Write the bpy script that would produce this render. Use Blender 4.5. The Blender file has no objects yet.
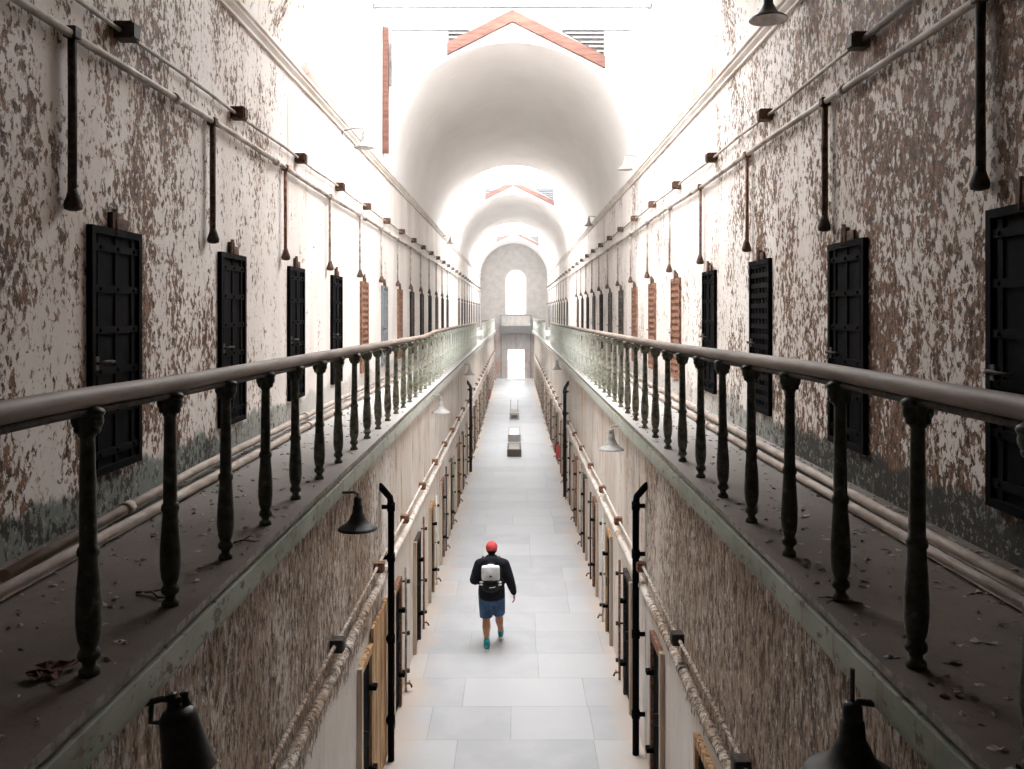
import bpy, bmesh, math, random
from mathutils import Vector, Matrix, noise as mnoise
random.seed(7)
PI = math.pi
scene = bpy.context.scene
COL = scene.collection

# ------------------------------------------------------------------ measured layout (metres)
CAM_Z = 5.5
XL, XR = -2.78, 2.70            # upper walls
LXL, LXR = -1.63, 1.63          # lower walls
GZ = 4.14                       # gallery floor height
SPRING = 8.50
VC, VR = -0.04, 2.74            # vault axis and radius
Y0, Y1 = -3.0, 70.0
VAULTS = [(-3.0, 11.0), (18.0, 33.0), (41.0, 54.0), (66.0, 70.0)]
LIGHTS = [(11.0, 18.0), (33.0, 41.0), (54.0, 66.0)]
EAVE, PEAK = 11.60, 13.05

# ------------------------------------------------------------------ mesh helper
class MB:
    def __init__(s): s.v = []; s.f = []; s.m = []; s.sm = []
    def add(s, vs, fs, mi=0, smooth=False):
        b = len(s.v); s.v += [tuple(p) for p in vs]
        for f in fs:
            s.f.append(tuple(i + b for i in f)); s.m.append(mi); s.sm.append(smooth)
    def quad(s, a, b, c, d, mi=0): s.add([a, b, c, d], [(0, 1, 2, 3)], mi)
    def box(s, c, size, rot=None, mi=0, bev=0.0):
        bm = bmesh.new(); bmesh.ops.create_cube(bm, size=1)
        for v in bm.verts: v.co = Vector((v.co.x*size[0], v.co.y*size[1], v.co.z*size[2]))
        if bev > 0: bmesh.ops.bevel(bm, geom=bm.edges[:], offset=bev, segments=2, affect='EDGES', profile=0.7)
        M = Matrix.Translation(Vector(c)) @ (rot.to_4x4() if rot is not None else Matrix.Identity(4))
        bm.verts.index_update()
        s.add([M @ v.co for v in bm.verts], [[v.index for v in f.verts] for f in bm.faces], mi); bm.free()
    def ell(s, c, r, rot=None, seg=16, rings=10, mi=0):
        vs = []; fs = []
        for i in range(rings + 1):
            th = PI*i/rings
            for j in range(seg):
                ph = 2*PI*j/seg
                vs.append(Vector((r[0]*math.sin(th)*math.cos(ph), r[1]*math.sin(th)*math.sin(ph), r[2]*math.cos(th))))
        for i in range(rings):
            for j in range(seg):
                a = i*seg + j; b = i*seg + (j+1) % seg
                fs.append((a, a+seg, b+seg, b))
        R = rot if rot is not None else Matrix.Identity(3)
        s.add([R @ v + Vector(c) for v in vs], fs, mi, True)
    def tube(s, pts, rad, seg=10, mi=0, cap=True, flat=1.0):
        pts = [Vector(p) for p in pts]; n = len(pts)
        rr = list(rad) if isinstance(rad, (list, tuple)) else [rad]*n
        vs = []; up = None
        for i, p in enumerate(pts):
            t = (pts[min(i+1, n-1)] - pts[max(i-1, 0)]).normalized()
            if up is None:
                up = Vector((0, 0, 1)) if abs(t.z) < 0.9 else Vector((1, 0, 0))
            a = t.cross(up)
            if a.length < 1e-5: a = t.cross(Vector((0.3, 1, 0.2)))
            a.normalize(); b = a.cross(t).normalized(); up = b
            for j in range(seg):
                q = 2*PI*j/seg
                vs.append(p + a*(rr[i]*math.cos(q)) + b*(rr[i]*flat*math.sin(q)))
        fs = []
        for i in range(n-1):
            for j in range(seg):
                k = (j+1) % seg
                fs.append((i*seg+j, i*seg+k, (i+1)*seg+k, (i+1)*seg+j))
        s.add(vs, fs, mi, True)
        if cap:
            b0 = len(s.v) - len(vs)
            s.f.append(tuple(b0 + j for j in reversed(range(seg)))); s.m.append(mi); s.sm.append(False)
            s.f.append(tuple(b0 + (n-1)*seg + j for j in range(seg))); s.m.append(mi); s.sm.append(False)
    def lathe(s, prof, c=(0, 0, 0), seg=20, rot=None, mi=0, cap=True, sharp=False):
        vs = []; fs = []; n = len(prof)
        R = rot if rot is not None else Matrix.Identity(3)
        for (r, z) in prof:
            for j in range(seg):
                q = 2*PI*j/seg
                vs.append(R @ Vector((r*math.cos(q), r*math.sin(q), z)) + Vector(c))
        for i in range(n-1):
            for j in range(seg):
                k = (j+1) % seg
                fs.append((i*seg+j, i*seg+k, (i+1)*seg+k, (i+1)*seg+j))
        s.add(vs, fs, mi, not sharp)
        if cap:
            b0 = len(s.v) - len(vs)
            s.f.append(tuple(b0 + j for j in reversed(range(seg)))); s.m.append(mi); s.sm.append(False)
            s.f.append(tuple(b0 + (n-1)*seg + j for j in range(seg))); s.m.append(mi); s.sm.append(False)
    def prism(s, poly, y0, y1, mi=0):
        """poly in (x, z), extruded along y"""
        n = len(poly)
        vs = [(x, y0, z) for x, z in poly] + [(x, y1, z) for x, z in poly]
        fs = [tuple(range(n)), tuple(reversed(range(n, 2*n)))]
        for i in range(n):
            j = (i+1) % n
            fs.append((i, i+n, j+n, j))
        s.add(vs, fs, mi)
    def mesh(s, name, mats):
        me = bpy.data.meshes.new(name)
        me.from_pydata(s.v, [], s.f)
        for m in (mats if isinstance(mats, (list, tuple)) else [mats]): me.materials.append(m)
        for p, mi, sm in zip(me.polygons, s.m, s.sm):
            p.material_index = mi; p.use_smooth = sm
        bm = bmesh.new(); bm.from_mesh(me); bmesh.ops.recalc_face_normals(bm, faces=bm.faces[:]); bm.to_mesh(me); bm.free()
        me.update(); return me
    def build(s, name, mats, parent=None):
        o = bpy.data.objects.new(name, s.mesh(name, mats)); COL.objects.link(o)
        if parent is not None: o.parent = parent
        return o

def link_mesh(name, me, parent=None, loc=(0, 0, 0)):
    o = bpy.data.objects.new(name, me); COL.objects.link(o); o.location = loc
    if parent is not None: o.parent = parent
    return o
def tag(o, label, cat=None, group=None, kind=None):
    if label: o['label'] = label
    if cat: o['category'] = cat
    if group: o['group'] = group
    if kind: o['kind'] = kind
    return o
def thing(name, label, cat, loc=(0, 0, 0), rz=0.0, group=None, kind=None):
    o = bpy.data.objects.new(name, None); COL.objects.link(o)
    o.location = loc; o.rotation_euler = (0, 0, rz); o.empty_display_size = 0.1
    return tag(o, label, cat, group, kind)
def copy_tree(o, parent=None):
    c = o.copy(); COL.objects.link(c)
    if parent is not None: c.parent = parent
    for ch in list(o.children): copy_tree(ch, c)
    return c
ORD = ['first', 'second', 'third', 'fourth', 'fifth', 'sixth', 'seventh', 'eighth', 'ninth', 'tenth', 'eleventh', 'twelfth',
       'thirteenth', 'fourteenth', 'fifteenth', 'sixteenth', 'seventeenth', 'eighteenth', 'nineteenth', 'twentieth', 'twenty-first',
       'twenty-second', 'twenty-third', 'twenty-fourth', 'twenty-fifth', 'twenty-sixth', 'twenty-seventh', 'twenty-eighth',
       'twenty-ninth', 'thirtieth']

# ------------------------------------------------------------------ material helper
class NT:
    def __init__(s, name, rough=0.8, spec=0.3, metal=0.0):
        s.mat = bpy.data.materials.new(name); s.mat.use_nodes = True
        s.t = s.mat.node_tree; s.n = s.t.nodes; s.l = s.t.links
        s.b = s.n['Principled BSDF']
        s.b.inputs['Roughness'].default_value = rough
        s.b.inputs['Specular IOR Level'].default_value = spec
        s.b.inputs['Metallic'].default_value = metal
        s.co = s.n.new('ShaderNodeTexCoord').outputs['Object']
        s._xyz = None
    def put(s, sock, v):
        if isinstance(v, bpy.types.NodeSocket): s.l.new(v, sock)
        elif isinstance(v, (tuple, list)) and len(v) == 3 and sock.type == 'RGBA': sock.default_value = (*v, 1)
        else: sock.default_value = v
    def mapv(s, scale=(1, 1, 1), loc=(0, 0, 0)):
        m = s.n.new('ShaderNodeMapping'); s.l.new(s.co, m.inputs['Vector'])
        m.inputs['Scale'].default_value = scale; m.inputs['Location'].default_value = loc
        return m.outputs[0]
    def noise(s, scale, detail=4, rough=0.6, stretch=(1, 1, 1), loc=(0, 0, 0), dist=0.0):
        n = s.n.new('ShaderNodeTexNoise'); s.l.new(s.mapv(stretch, loc), n.inputs['Vector'])
        n.inputs['Scale'].default_value = scale; n.inputs['Detail'].default_value = detail
        n.inputs['Roughness'].default_value = rough; n.inputs['Distortion'].default_value = dist
        return n.outputs['Fac']
    def vor(s, scale, stretch=(1, 1, 1), feature='F1', out='Distance', loc=(0, 0, 0)):
        n = s.n.new('ShaderNodeTexVoronoi'); s.l.new(s.mapv(stretch, loc), n.inputs['Vector'])
        n.feature = feature; n.inputs['Scale'].default_value = scale
        return n.outputs[out]
    def math(s, op, a, b=0.0, clamp=False):
        n = s.n.new('ShaderNodeMath'); n.operation = op; n.use_clamp = clamp
        s.put(n.inputs[0], a); s.put(n.inputs[1], b); return n.outputs[0]
    def ramp(s, v, a, b, lo=0.0, hi=1.0):
        n = s.n.new('ShaderNodeMapRange'); n.interpolation_type = 'SMOOTHSTEP'
        s.put(n.inputs[0], v); n.inputs[1].default_value = a; n.inputs[2].default_value = b
        n.inputs[3].default_value = lo; n.inputs[4].default_value = hi; return n.outputs[0]
    def mix(s, f, a, b):
        n = s.n.new('ShaderNodeMix'); n.data_type = 'RGBA'
        s.put(n.inputs[0], f); s.put(n.inputs[6], a); s.put(n.inputs[7], b); return n.outputs[2]
    def xyz(s, i):
        if s._xyz is None:
            s._xyz = s.n.new('ShaderNodeSeparateXYZ'); s.l.new(s.co, s._xyz.inputs[0])
        return s._xyz.outputs[i]
    def bump(s, h, strength=0.5, dist=0.01, prev=None):
        n = s.n.new('ShaderNodeBump'); s.put(n.inputs['Height'], h)
        n.inputs['Strength'].default_value = strength; n.inputs['Distance'].default_value = dist
        if prev is not None: s.l.new(prev, n.inputs['Normal'])
        return n.outputs[0]
    def done(s, color, normal=None, rough=None):
        s.put(s.b.inputs['Base Color'], color)
        if normal is not None: s.l.new(normal, s.b.inputs['Normal'])
        if rough is not None: s.put(s.b.inputs['Roughness'], rough)
        return s.mat

def mottled(name, c1, c2, scale=8, rough=0.7, spec=0.3, metal=0.0, bump=0.2, stretch=(1, 1, 1), lo=0.35, hi=0.65, detail=5):
    t = NT(name, rough, spec, metal)
    f = t.noise(scale, detail, 0.65, stretch)
    m = t.ramp(f, lo, hi)
    return t.done(t.mix(m, c1, c2), t.bump(f, bump, 0.01) if bump else None)

def peel_upper(name, dens):
    t = NT(name, 0.72, 0.25)
    z = t.xyz(2); y = t.xyz(1)
    big = t.noise(0.8, 3, 0.55, (1, 1, 0.7), (3.1, 1.7, 0))
    mid = t.noise(3.2, 3, 0.6, (1, 1, 0.5))
    fine = t.noise(19.0, 4, 0.66, (1, 1, 0.70), (0, 0, 0), 0.35)
    grit = t.noise(55.0, 3, 0.6, (1, 1, 0.6))
    v = t.math('ADD', t.math('MULTIPLY', fine, 0.80), t.math('MULTIPLY', grit, 0.18))
    v = t.math('ADD', v, t.math('MULTIPLY', mid, 0.40))
    v = t.math('ADD', v, t.math('MULTIPLY', big, 0.34))
    # wear gets thinner along the hall
    along = t.ramp(y, 6.5, 13.5, dens, dens - 0.15)
    v = t.math('ADD', v, along)
    peel = t.ramp(v, 0.885, 0.915)
    half = t.ramp(t.math('ADD', v, t.math('MULTIPLY', t.math('ADD', t.noise(31.0, 4, 0.7, (1, 1, 0.6), (7, 2, 5)), -0.5), 0.50)), 0.868, 0.895)
    tint = t.noise(1.3, 4, 0.6, (1, 1, 0.3))
    paint = t.mix(t.ramp(tint, 0.3, 0.7), (0.76, 0.715, 0.68), (0.63, 0.57, 0.525))
    under = t.mix(t.ramp(t.noise(24, 4, 0.7, (1, 1, 0.6)), 0.36, 0.62), (0.032, 0.018, 0.011), (0.225, 0.122, 0.070))
    spots = t.ramp(grit, 0.60, 0.66)
    under = t.mix(t.math('MULTIPLY', spots, 0.55), under, (0.62, 0.54, 0.47))
    col = t.mix(t.math('MULTIPLY', half, 0.75), paint, t.mix(t.ramp(mid, 0.4, 0.6), (0.42, 0.315, 0.235), (0.30, 0.215, 0.155)))
    col = t.mix(peel, col, under)
    # long brown drip marks
    drip = t.ramp(t.noise(5.5, 3, 0.6, (1, 1, 0.05)), 0.63, 0.70)
    col = t.mix(t.math('MULTIPLY', drip, t.ramp(z, 5.0, 8.4, 0.0, 0.55)), col, (0.30, 0.17, 0.10))
    # rust coloured plaster just above the cornice
    stain = t.math('MULTIPLY', t.ramp(z, SPRING + 0.12, SPRING + 0.7, 1.0, 0.0), t.ramp(t.noise(0.8, 4, 0.7), 0.36, 0.52))
    stain = t.math('MULTIPLY', stain, t.math('MULTIPLY', t.ramp(z, SPRING - 0.05, SPRING + 0.05), t.math('MULTIPLY', t.ramp(y, 10.6, 11.2), t.ramp(y, 14.0, 15.0, 1.0, 0.0))))
    col = t.mix(t.math('MULTIPLY', stain, 0.8), col, (0.20, 0.085, 0.045))
    # old green dado near the gallery floor
    edge = t.math('ADD', z, t.math('MULTIPLY', t.math('ADD', t.noise(1.7, 5, 0.7, (1, 1, 0.6)), -0.5), 0.55))
    green = t.math('MULTIPLY', t.ramp(edge, 4.36, 4.43, 1.0, 0.0), t.ramp(y, 7.5, 13.0, 1.0, 0.35))
    gcol = t.mix(t.ramp(v, 0.83, 0.88), (0.125, 0.15, 0.13), (0.030, 0.034, 0.029))
    gcol = t.mix(t.ramp(t.noise(22, 3, 0.6), 0.58, 0.66), gcol, (0.27, 0.265, 0.235))
    col = t.mix(t.math('MULTIPLY', green, 0.9), col, gcol)
    h = t.math('ADD', t.math('MULTIPLY', t.math('SUBTRACT', 1.0, peel), 0.7), t.math('MULTIPLY', fine, 0.6))
    return t.done(col, t.bump(h, 0.55, 0.012))

def peel_lower(name, worn=False):
    t = NT(name, 0.75, 0.2)
    z = t.xyz(2); y = t.xyz(1)
    big = t.noise(0.7, 3, 0.6, (1, 1, 0.5))
    fine = t.noise(20.0, 5, 0.68, (1, 1, 0.50), (4, 0, 0), 0.4)
    grit = t.noise(40.0, 3, 0.6, (1, 1, 0.4))
    v = t.math('ADD', t.math('MULTIPLY', fine, 0.6), t.math('MULTIPLY', grit, 0.25))
    v = t.math('ADD', v, t.math('MULTIPLY', big, 0.35))
    v = t.math('ADD', v, t.ramp(y, 8.0, 12.5, 0.08, -0.09))
    low = t.ramp(t.math('ADD', z, t.math('MULTIPLY', t.noise(1.6, 4, 0.65), 0.8)), 2.15, 2.50)
    if not worn: v = t.math('ADD', v, t.math('MULTIPLY', t.math('SUBTRACT', low, 1.0), 0.20))
    peel = t.ramp(v, 0.60, 0.66)
    paint = t.mix(t.ramp(t.noise(1.0, 4, 0.6, (1, 1, 0.25)), 0.3, 0.7), (0.74, 0.70, 0.66), (0.60, 0.54, 0.48))
    under = t.mix(t.ramp(t.noise(20, 5, 0.75, (1, 1, 0.35)), 0.38, 0.62), (0.07, 0.043, 0.028), (0.46, 0.35, 0.265))
    col = t.mix(peel, paint, under)
    pale = t.ramp(grit, 0.60, 0.66)
    col = t.mix(t.math('MULTIPLY', pale, t.math('MULTIPLY', peel, 0.7)), col, (0.60, 0.52, 0.45))
    streak = t.math('MULTIPLY', t.ramp(t.noise(4.6, 5, 0.7, (1, 1, 0.16), (0, 3, 0), 0.8), 0.48, 0.62), t.ramp(t.noise(2.2, 5, 0.7, (1, 1, 0.7), (5, 1, 0)), 0.40, 0.62))
    col = t.mix(t.math('MULTIPLY', streak, t.ramp(y, 8.0, 11.0, 0.12, 0.75)), col, (0.50, 0.30, 0.155))
    dark = t.ramp(t.noise(8.0, 5, 0.7, (1, 1, 0.09), (0, 9, 0), 0.5), 0.57, 0.67)
    col = t.mix(t.math('MULTIPLY', dark, t.ramp(y, 7.5, 11.0, 0.25, 0.8)), col, (0.12, 0.08, 0.055))
    h = t.math('ADD', t.math('SUBTRACT', 1.0, peel), t.math('MULTIPLY', fine, 0.7))
    return t.done(col, t.bump(h, 0.6, 0.012))

def vault_mat():
    t = NT('vault_plaster', 0.8, 0.15)
    a = t.noise(0.9, 5, 0.6, (1, 0.5, 1)); b = t.noise(3.0, 4, 0.65, (0.5, 2.2, 0.5))
    c = t.mix(t.ramp(a, 0.3, 0.7), (0.84, 0.82, 0.80), (0.78, 0.755, 0.73))
    c = t.mix(t.math('MULTIPLY', t.ramp(b, 0.58, 0.66), 0.7), c, (0.86, 0.85, 0.83))
    return t.done(c, t.bump(b, 0.2, 0.01))

def floor_mat():
    t = NT('floor_slabs', 0.55, 0.35)
    br = t.n.new('ShaderNodeTexBrick'); t.l.new(t.mapv((1, 1, 1), (0.73, 0.2, 0)), br.inputs['Vector'])
    br.offset = 0.37; br.squash = 0.62; br.squash_frequency = 3
    br.inputs['Scale'].default_value = 1.0; br.inputs['Mortar Size'].default_value = 0.006
    br.inputs['Brick Width'].default_value = 1.75; br.inputs['Row Height'].default_value = 0.93
    br.inputs['Bias'].default_value = 0.0
    br.inputs['Color1'].default_value = (0.37, 0.372, 0.385, 1); br.inputs['Color2'].default_value = (0.465, 0.465, 0.472, 1)
    br.inputs['Mortar'].default_value = (0.27, 0.27, 0.27, 1)
    n1 = t.noise(1.6, 5, 0.6); n2 = t.noise(14, 4, 0.6)
    c = t.mix(t.math('MULTIPLY', t.ramp(n1, 0.35, 0.7), 0.5), br.outputs['Color'], (0.475, 0.472, 0.475))
    c = t.mix(t.math('MULTIPLY', t.ramp(n2, 0.55, 0.7), 0.25), c, (0.40, 0.39, 0.385))
    edge = t.math('ABSOLUTE', t.xyz(0))
    e = t.math('ADD', edge, t.math('MULTIPLY', t.math('ADD', t.noise(1.1, 4, 0.6), -0.5), 1.1))
    c = t.mix(t.math('MULTIPLY', t.ramp(e, 1.15, 1.65), 0.75), c, (0.50, 0.40, 0.325))
    return t.done(c, t.bump(n2, 0.08, 0.01))

def gallery_mat():
    t = NT('gallery_concrete', 0.85, 0.2)
    n1 = t.noise(1.2, 5, 0.65, (1, 0.6, 1)); n2 = t.noise(9, 5, 0.7); n3 = t.noise(45, 3, 0.6)
    c = t.mix(t.ramp(n1, 0.3, 0.7), (0.065, 0.049, 0.039), (0.112, 0.088, 0.072))
    c = t.mix(t.math('MULTIPLY', t.ramp(n2, 0.55, 0.72), 0.6), c, (0.05, 0.038, 0.031))
    c = t.mix(t.math('MULTIPLY', t.ramp(n3, 0.6, 0.7), 0.5), c, (0.05, 0.04, 0.033))
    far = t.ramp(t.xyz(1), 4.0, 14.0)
    c = t.mix(t.math('MULTIPLY', far, 0.75), c, (0.60, 0.575, 0.55))     # paler further along: light falloff put into the concrete colour
    return t.done(c, t.bump(n2, 0.35, 0.01))

def fascia_mat():
    t = NT('fascia_green_paint', 0.6, 0.3)
    n1 = t.noise(2.0, 5, 0.65, (1, 0.5, 1)); n2 = t.noise(14, 5, 0.7, (1, 0.6, 1))
    c = t.mix(t.ramp(n1, 0.35, 0.65), (0.20, 0.225, 0.17), (0.34, 0.36, 0.30))
    c = t.mix(t.ramp(n2, 0.56, 0.64), c, (0.12, 0.10, 0.075))
    c = t.mix(t.math('MULTIPLY', t.ramp(t.xyz(1), 5.0, 15.0), 0.85), c, t.mix(t.ramp(n2, 0.56, 0.64), (0.56, 0.575, 0.53), (0.33, 0.30, 0.25)))  # paler with distance: the bright far light put into the paint
    drip = t.ramp(t.noise(7, 3, 0.6, (1, 1, 0.06)), 0.62, 0.7)
    c = t.mix(t.math('MULTIPLY', drip, 0.5), c, (0.22, 0.17, 0.12))
    return t.done(c, t.bump(n2, 0.4, 0.01))

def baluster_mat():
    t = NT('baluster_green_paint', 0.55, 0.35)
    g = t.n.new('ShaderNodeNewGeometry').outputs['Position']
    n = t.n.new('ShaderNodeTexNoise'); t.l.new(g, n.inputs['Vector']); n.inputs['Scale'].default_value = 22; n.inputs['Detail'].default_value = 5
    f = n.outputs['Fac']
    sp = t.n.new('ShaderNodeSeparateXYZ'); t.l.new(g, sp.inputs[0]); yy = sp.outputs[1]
    bloom_mid = t.ramp(yy, 5.0, 13.0); bloom_far = t.ramp(yy, 11.0, 24.0)  # near shade and far bloom put into the paint colour along the hall
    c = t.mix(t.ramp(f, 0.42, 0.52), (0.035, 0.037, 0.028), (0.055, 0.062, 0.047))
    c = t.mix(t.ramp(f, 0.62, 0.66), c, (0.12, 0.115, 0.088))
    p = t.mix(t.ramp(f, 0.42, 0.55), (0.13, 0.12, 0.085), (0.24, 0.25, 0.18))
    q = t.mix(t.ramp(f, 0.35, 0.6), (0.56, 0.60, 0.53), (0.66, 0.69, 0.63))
    c = t.mix(bloom_mid, c, p); c = t.mix(bloom_far, c, q)
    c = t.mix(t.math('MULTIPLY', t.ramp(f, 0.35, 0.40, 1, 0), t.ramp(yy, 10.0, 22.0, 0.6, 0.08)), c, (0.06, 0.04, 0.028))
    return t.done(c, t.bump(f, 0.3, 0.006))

M = {}
M['wall_l'] = peel_upper('peeling_paint_left', 0.004)
M['wall_r'] = peel_upper('peeling_paint_right', 0.065)
M['lower'] = peel_lower('peeling_paint_lower'); M['lower_pipe'] = peel_lower('peeling_pipe_paint', True)
M['vault'] = vault_mat()
M['floor'] = floor_mat()
M['gallery'] = gallery_mat()
M['fascia'] = fascia_mat()
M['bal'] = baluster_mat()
M['bal_far'] = mottled('pale_green_paint', (0.50, 0.56, 0.49), (0.68, 0.71, 0.65), 14, 0.55, bump=0.15)
M['wood_rail'] = mottled('worn_wood', (0.17, 0.13, 0.105), (0.30, 0.235, 0.195), 9, 0.62, stretch=(1, 0.12, 1), bump=0.2)
M['iron'] = mottled('black_iron', (0.003, 0.003, 0.0035), (0.006, 0.0055, 0.006), 12, 0.75, 0.04, 0.0)
M['iron_old'] = mottled('weathered_iron', (0.03, 0.026, 0.024), (0.085, 0.06, 0.048), 18, 0.7, 0.3)
M['rust'] = mottled('rusted_iron', (0.16, 0.072, 0.045), (0.33, 0.185, 0.13), 20, 0.8, 0.2)
M['rust_dark'] = mottled('dark_rust', (0.055, 0.033, 0.026), (0.15, 0.085, 0.058), 20, 0.8, 0.2)
M['steel'] = mottled('grey_painted_steel', (0.14, 0.15, 0.17), (0.22, 0.235, 0.255), 10, 0.6, 0.3)
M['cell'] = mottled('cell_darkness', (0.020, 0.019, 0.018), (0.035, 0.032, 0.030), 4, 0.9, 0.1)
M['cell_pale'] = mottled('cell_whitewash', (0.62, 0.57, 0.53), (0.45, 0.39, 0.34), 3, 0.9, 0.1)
M['pipe'] = mottled('painted_pipe', (0.20, 0.155, 0.125), (0.45, 0.395, 0.35), 10, 0.6, 0.3, stretch=(1, 0.3, 1))
M['pipe_white'] = mottled('white_painted_pipe', (0.55, 0.51, 0.47), (0.72, 0.69, 0.66), 10, 0.6, 0.3, stretch=(1, 0.3, 1))
M['pipe_floor'] = mottled('dusty_pipe', (0.27, 0.21, 0.175), (0.42, 0.35, 0.30), 12, 0.7, 0.3, stretch=(1, 0.3, 1))
M['cornice'] = mottled('cornice_plaster', (0.60, 0.53, 0.47), (0.74, 0.69, 0.65), 5, 0.75, 0.2, stretch=(1, 0.3, 1))
M['wood_orange'] = mottled('orange_wood', (0.20, 0.085, 0.03), (0.55, 0.36, 0.20), 9, 0.7, 0.2, stretch=(2, 2, 0.12), lo=0.38, hi=0.56)
M['wood_brown'] = mottled('brown_wood', (0.085, 0.036, 0.026), (0.16, 0.078, 0.058), 8, 0.7, 0.2, stretch=(0.3, 2, 2))
M['wood_pale'] = mottled('pale_wood', (0.40, 0.30, 0.22), (0.60, 0.50, 0.40), 8, 0.7, 0.2, stretch=(2, 2, 0.1))
M['white'] = mottled('white_paint', (0.80, 0.79, 0.78), (0.72, 0.71, 0.70), 6, 0.6, 0.3)
M['grey'] = mottled('grey_stone', (0.36, 0.33, 0.31), (0.48, 0.445, 0.415), 4, 0.8, 0.2, stretch=(1, 1, 0.5))
M['grey_dark'] = mottled('unseen_wall_dark', (0.075, 0.07, 0.066), (0.15, 0.14, 0.132), 8, 0.8, 0.2)
M['endwall'] = mottled('end_wall_plaster', (0.30, 0.275, 0.25), (0.40, 0.37, 0.345), 2.2, 0.8, 0.15)
M['lamp'] = mottled('lamp_enamel', (0.014, 0.014, 0.014), (0.035, 0.033, 0.03), 20, 0.5, 0.35)
M['lamp_grey'] = mottled('grey_lamp_enamel', (0.26, 0.25, 0.23), (0.38, 0.36, 0.34), 14, 0.5, 0.35)
M['lamp_in'] = mottled('lamp_white_inside', (0.62, 0.60, 0.57), (0.50, 0.47, 0.44), 14, 0.5, 0.35)
M['amber'] = mottled('amber_fleck', (0.55, 0.36, 0.08), (0.75, 0.52, 0.16), 30, 0.4, 0.5)
M['red'] = mottled('red_enamel', (0.52, 0.05, 0.035), (0.62, 0.09, 0.06), 10, 0.4, 0.4)
M['flake'] = mottled('paint_flake', (0.10, 0.085, 0.075), (0.30, 0.27, 0.245), 30, 0.8, 0.2)
M['twig'] = mottled('dry_twig', (0.055, 0.04, 0.03), (0.12, 0.09, 0.065), 30, 0.8, 0.2)
M['leaf'] = mottled('dry_leaf', (0.06, 0.025, 0.018), (0.12, 0.05, 0.032), 30, 0.8, 0.2)

def glass_mat(nm, tv):
    m = bpy.data.materials.new(nm); m.use_nodes = True
    nt = m.node_tree; nt.nodes.clear()
    o = nt.nodes.new('ShaderNodeOutputMaterial'); mx = nt.nodes.new('ShaderNodeMixShader')
    tr = nt.nodes.new('ShaderNodeBsdfTransparent'); tr.inputs[0].default_value = (tv, tv*1.01, tv*1.015, 1)
    gl = nt.nodes.new('ShaderNodeBsdfGlossy'); gl.inputs['Roughness'].default_value = 0.1
    mx.inputs[0].default_value = 0.06
    nt.links.new(tr.outputs[0], mx.inputs[1]); nt.links.new(gl.outputs[0], mx.inputs[2]); nt.links.new(mx.outputs[0], o.inputs[0])
    return m
M['glass'] = glass_mat('window_glass', 0.95); M['glass_dimmed'] = glass_mat('dimmed_skylight_glass', 0.84); M['glass_door'] = glass_mat('dimmed_door_glass', 0.45)  # tints added to dim daylight from the farther skylights and end door

# ------------------------------------------------------------------ room shell
def in_gap(y): return 36.6 < y < 42.0
LW = [5.52 + 2.44*k for k in range(27)]
RW = [4.06 + 2.42*k for k in range(27)]
LW = [y for y in LW if not in_gap(y) and y < 68.5]
RW = [y for y in RW if not in_gap(y) and y < 68.5]
UZ0, UZ1, UWID = 4.42, 6.08, 0.74
LDL = [8.88 + 2.44*k for k in range(25)]
LDR = [6.86 + 2.42*k for k in range(26)]
DZ1, DWID = 1.75, 0.55

def roofline(x): return EAVE + (PEAK - EAVE)*(1 - abs(x - VC)/VR)

def wall_plane(mb, x, sgn, y0, y1, z0, z1, holes, depth, mi_wall, mi_dark):
    """vertical wall facing the hall; sgn points outwards from the hall; holes (ya, yb, za, zb, back material index)"""
    cur = y0
    for ya, yb, za, zb, mb_i in sorted(holes):
        mb.quad((x, cur, z0), (x, ya, z0), (x, ya, z1), (x, cur, z1), mi_wall)
        if za > z0: mb.quad((x, ya, z0), (x, yb, z0), (x, yb, za), (x, ya, za), mi_wall)
        mb.quad((x, ya, zb), (x, yb, zb), (x, yb, z1), (x, ya, z1), mi_wall)
        xb = x + sgn*depth
        mb.quad((x, ya, za), (xb, ya, za), (xb, ya, zb), (x, ya, zb), mb_i)
        mb.quad((x, yb, za), (xb, yb, za), (xb, yb, zb), (x, yb, zb), mb_i)
        mb.quad((x, ya, za), (xb, ya, za), (xb, yb, za), (x, yb, za), mb_i)
        mb.quad((x, ya, zb), (xb, ya, zb), (xb, yb, zb), (x, yb, zb), mb_i)
        mb.quad((xb, ya, za), (xb, yb, za), (xb, yb, zb), (xb, ya, zb), mb_i)
        cur = yb
    mb.quad((x, cur, z0), (x, y1, z0), (x, y1, z1), (x, cur, z1), mi_wall)

def side_upper(name, x, sgn, doors, wm, label):
    mb = MB()
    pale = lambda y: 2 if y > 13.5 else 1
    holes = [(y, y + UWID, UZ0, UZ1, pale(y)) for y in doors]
    wall_plane(mb, x, sgn, Y0, Y1, GZ, SPRING, holes, 0.45, 0, 1)
    for a, b in LIGHTS:
        mb.quad((x, a, SPRING), (x, b, SPRING), (x, b, EAVE), (x, a, EAVE), 0)
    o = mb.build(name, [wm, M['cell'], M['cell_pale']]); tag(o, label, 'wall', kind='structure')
side_upper('wall_left_upper', XL, -1, LW, M['wall_l'], 'left upper wall of peeling white paint above the left gallery')
side_upper('wall_right_upper', XR, 1, RW, M['wall_r'], 'right upper wall of heavily flaking paint above the right gallery')

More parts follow.
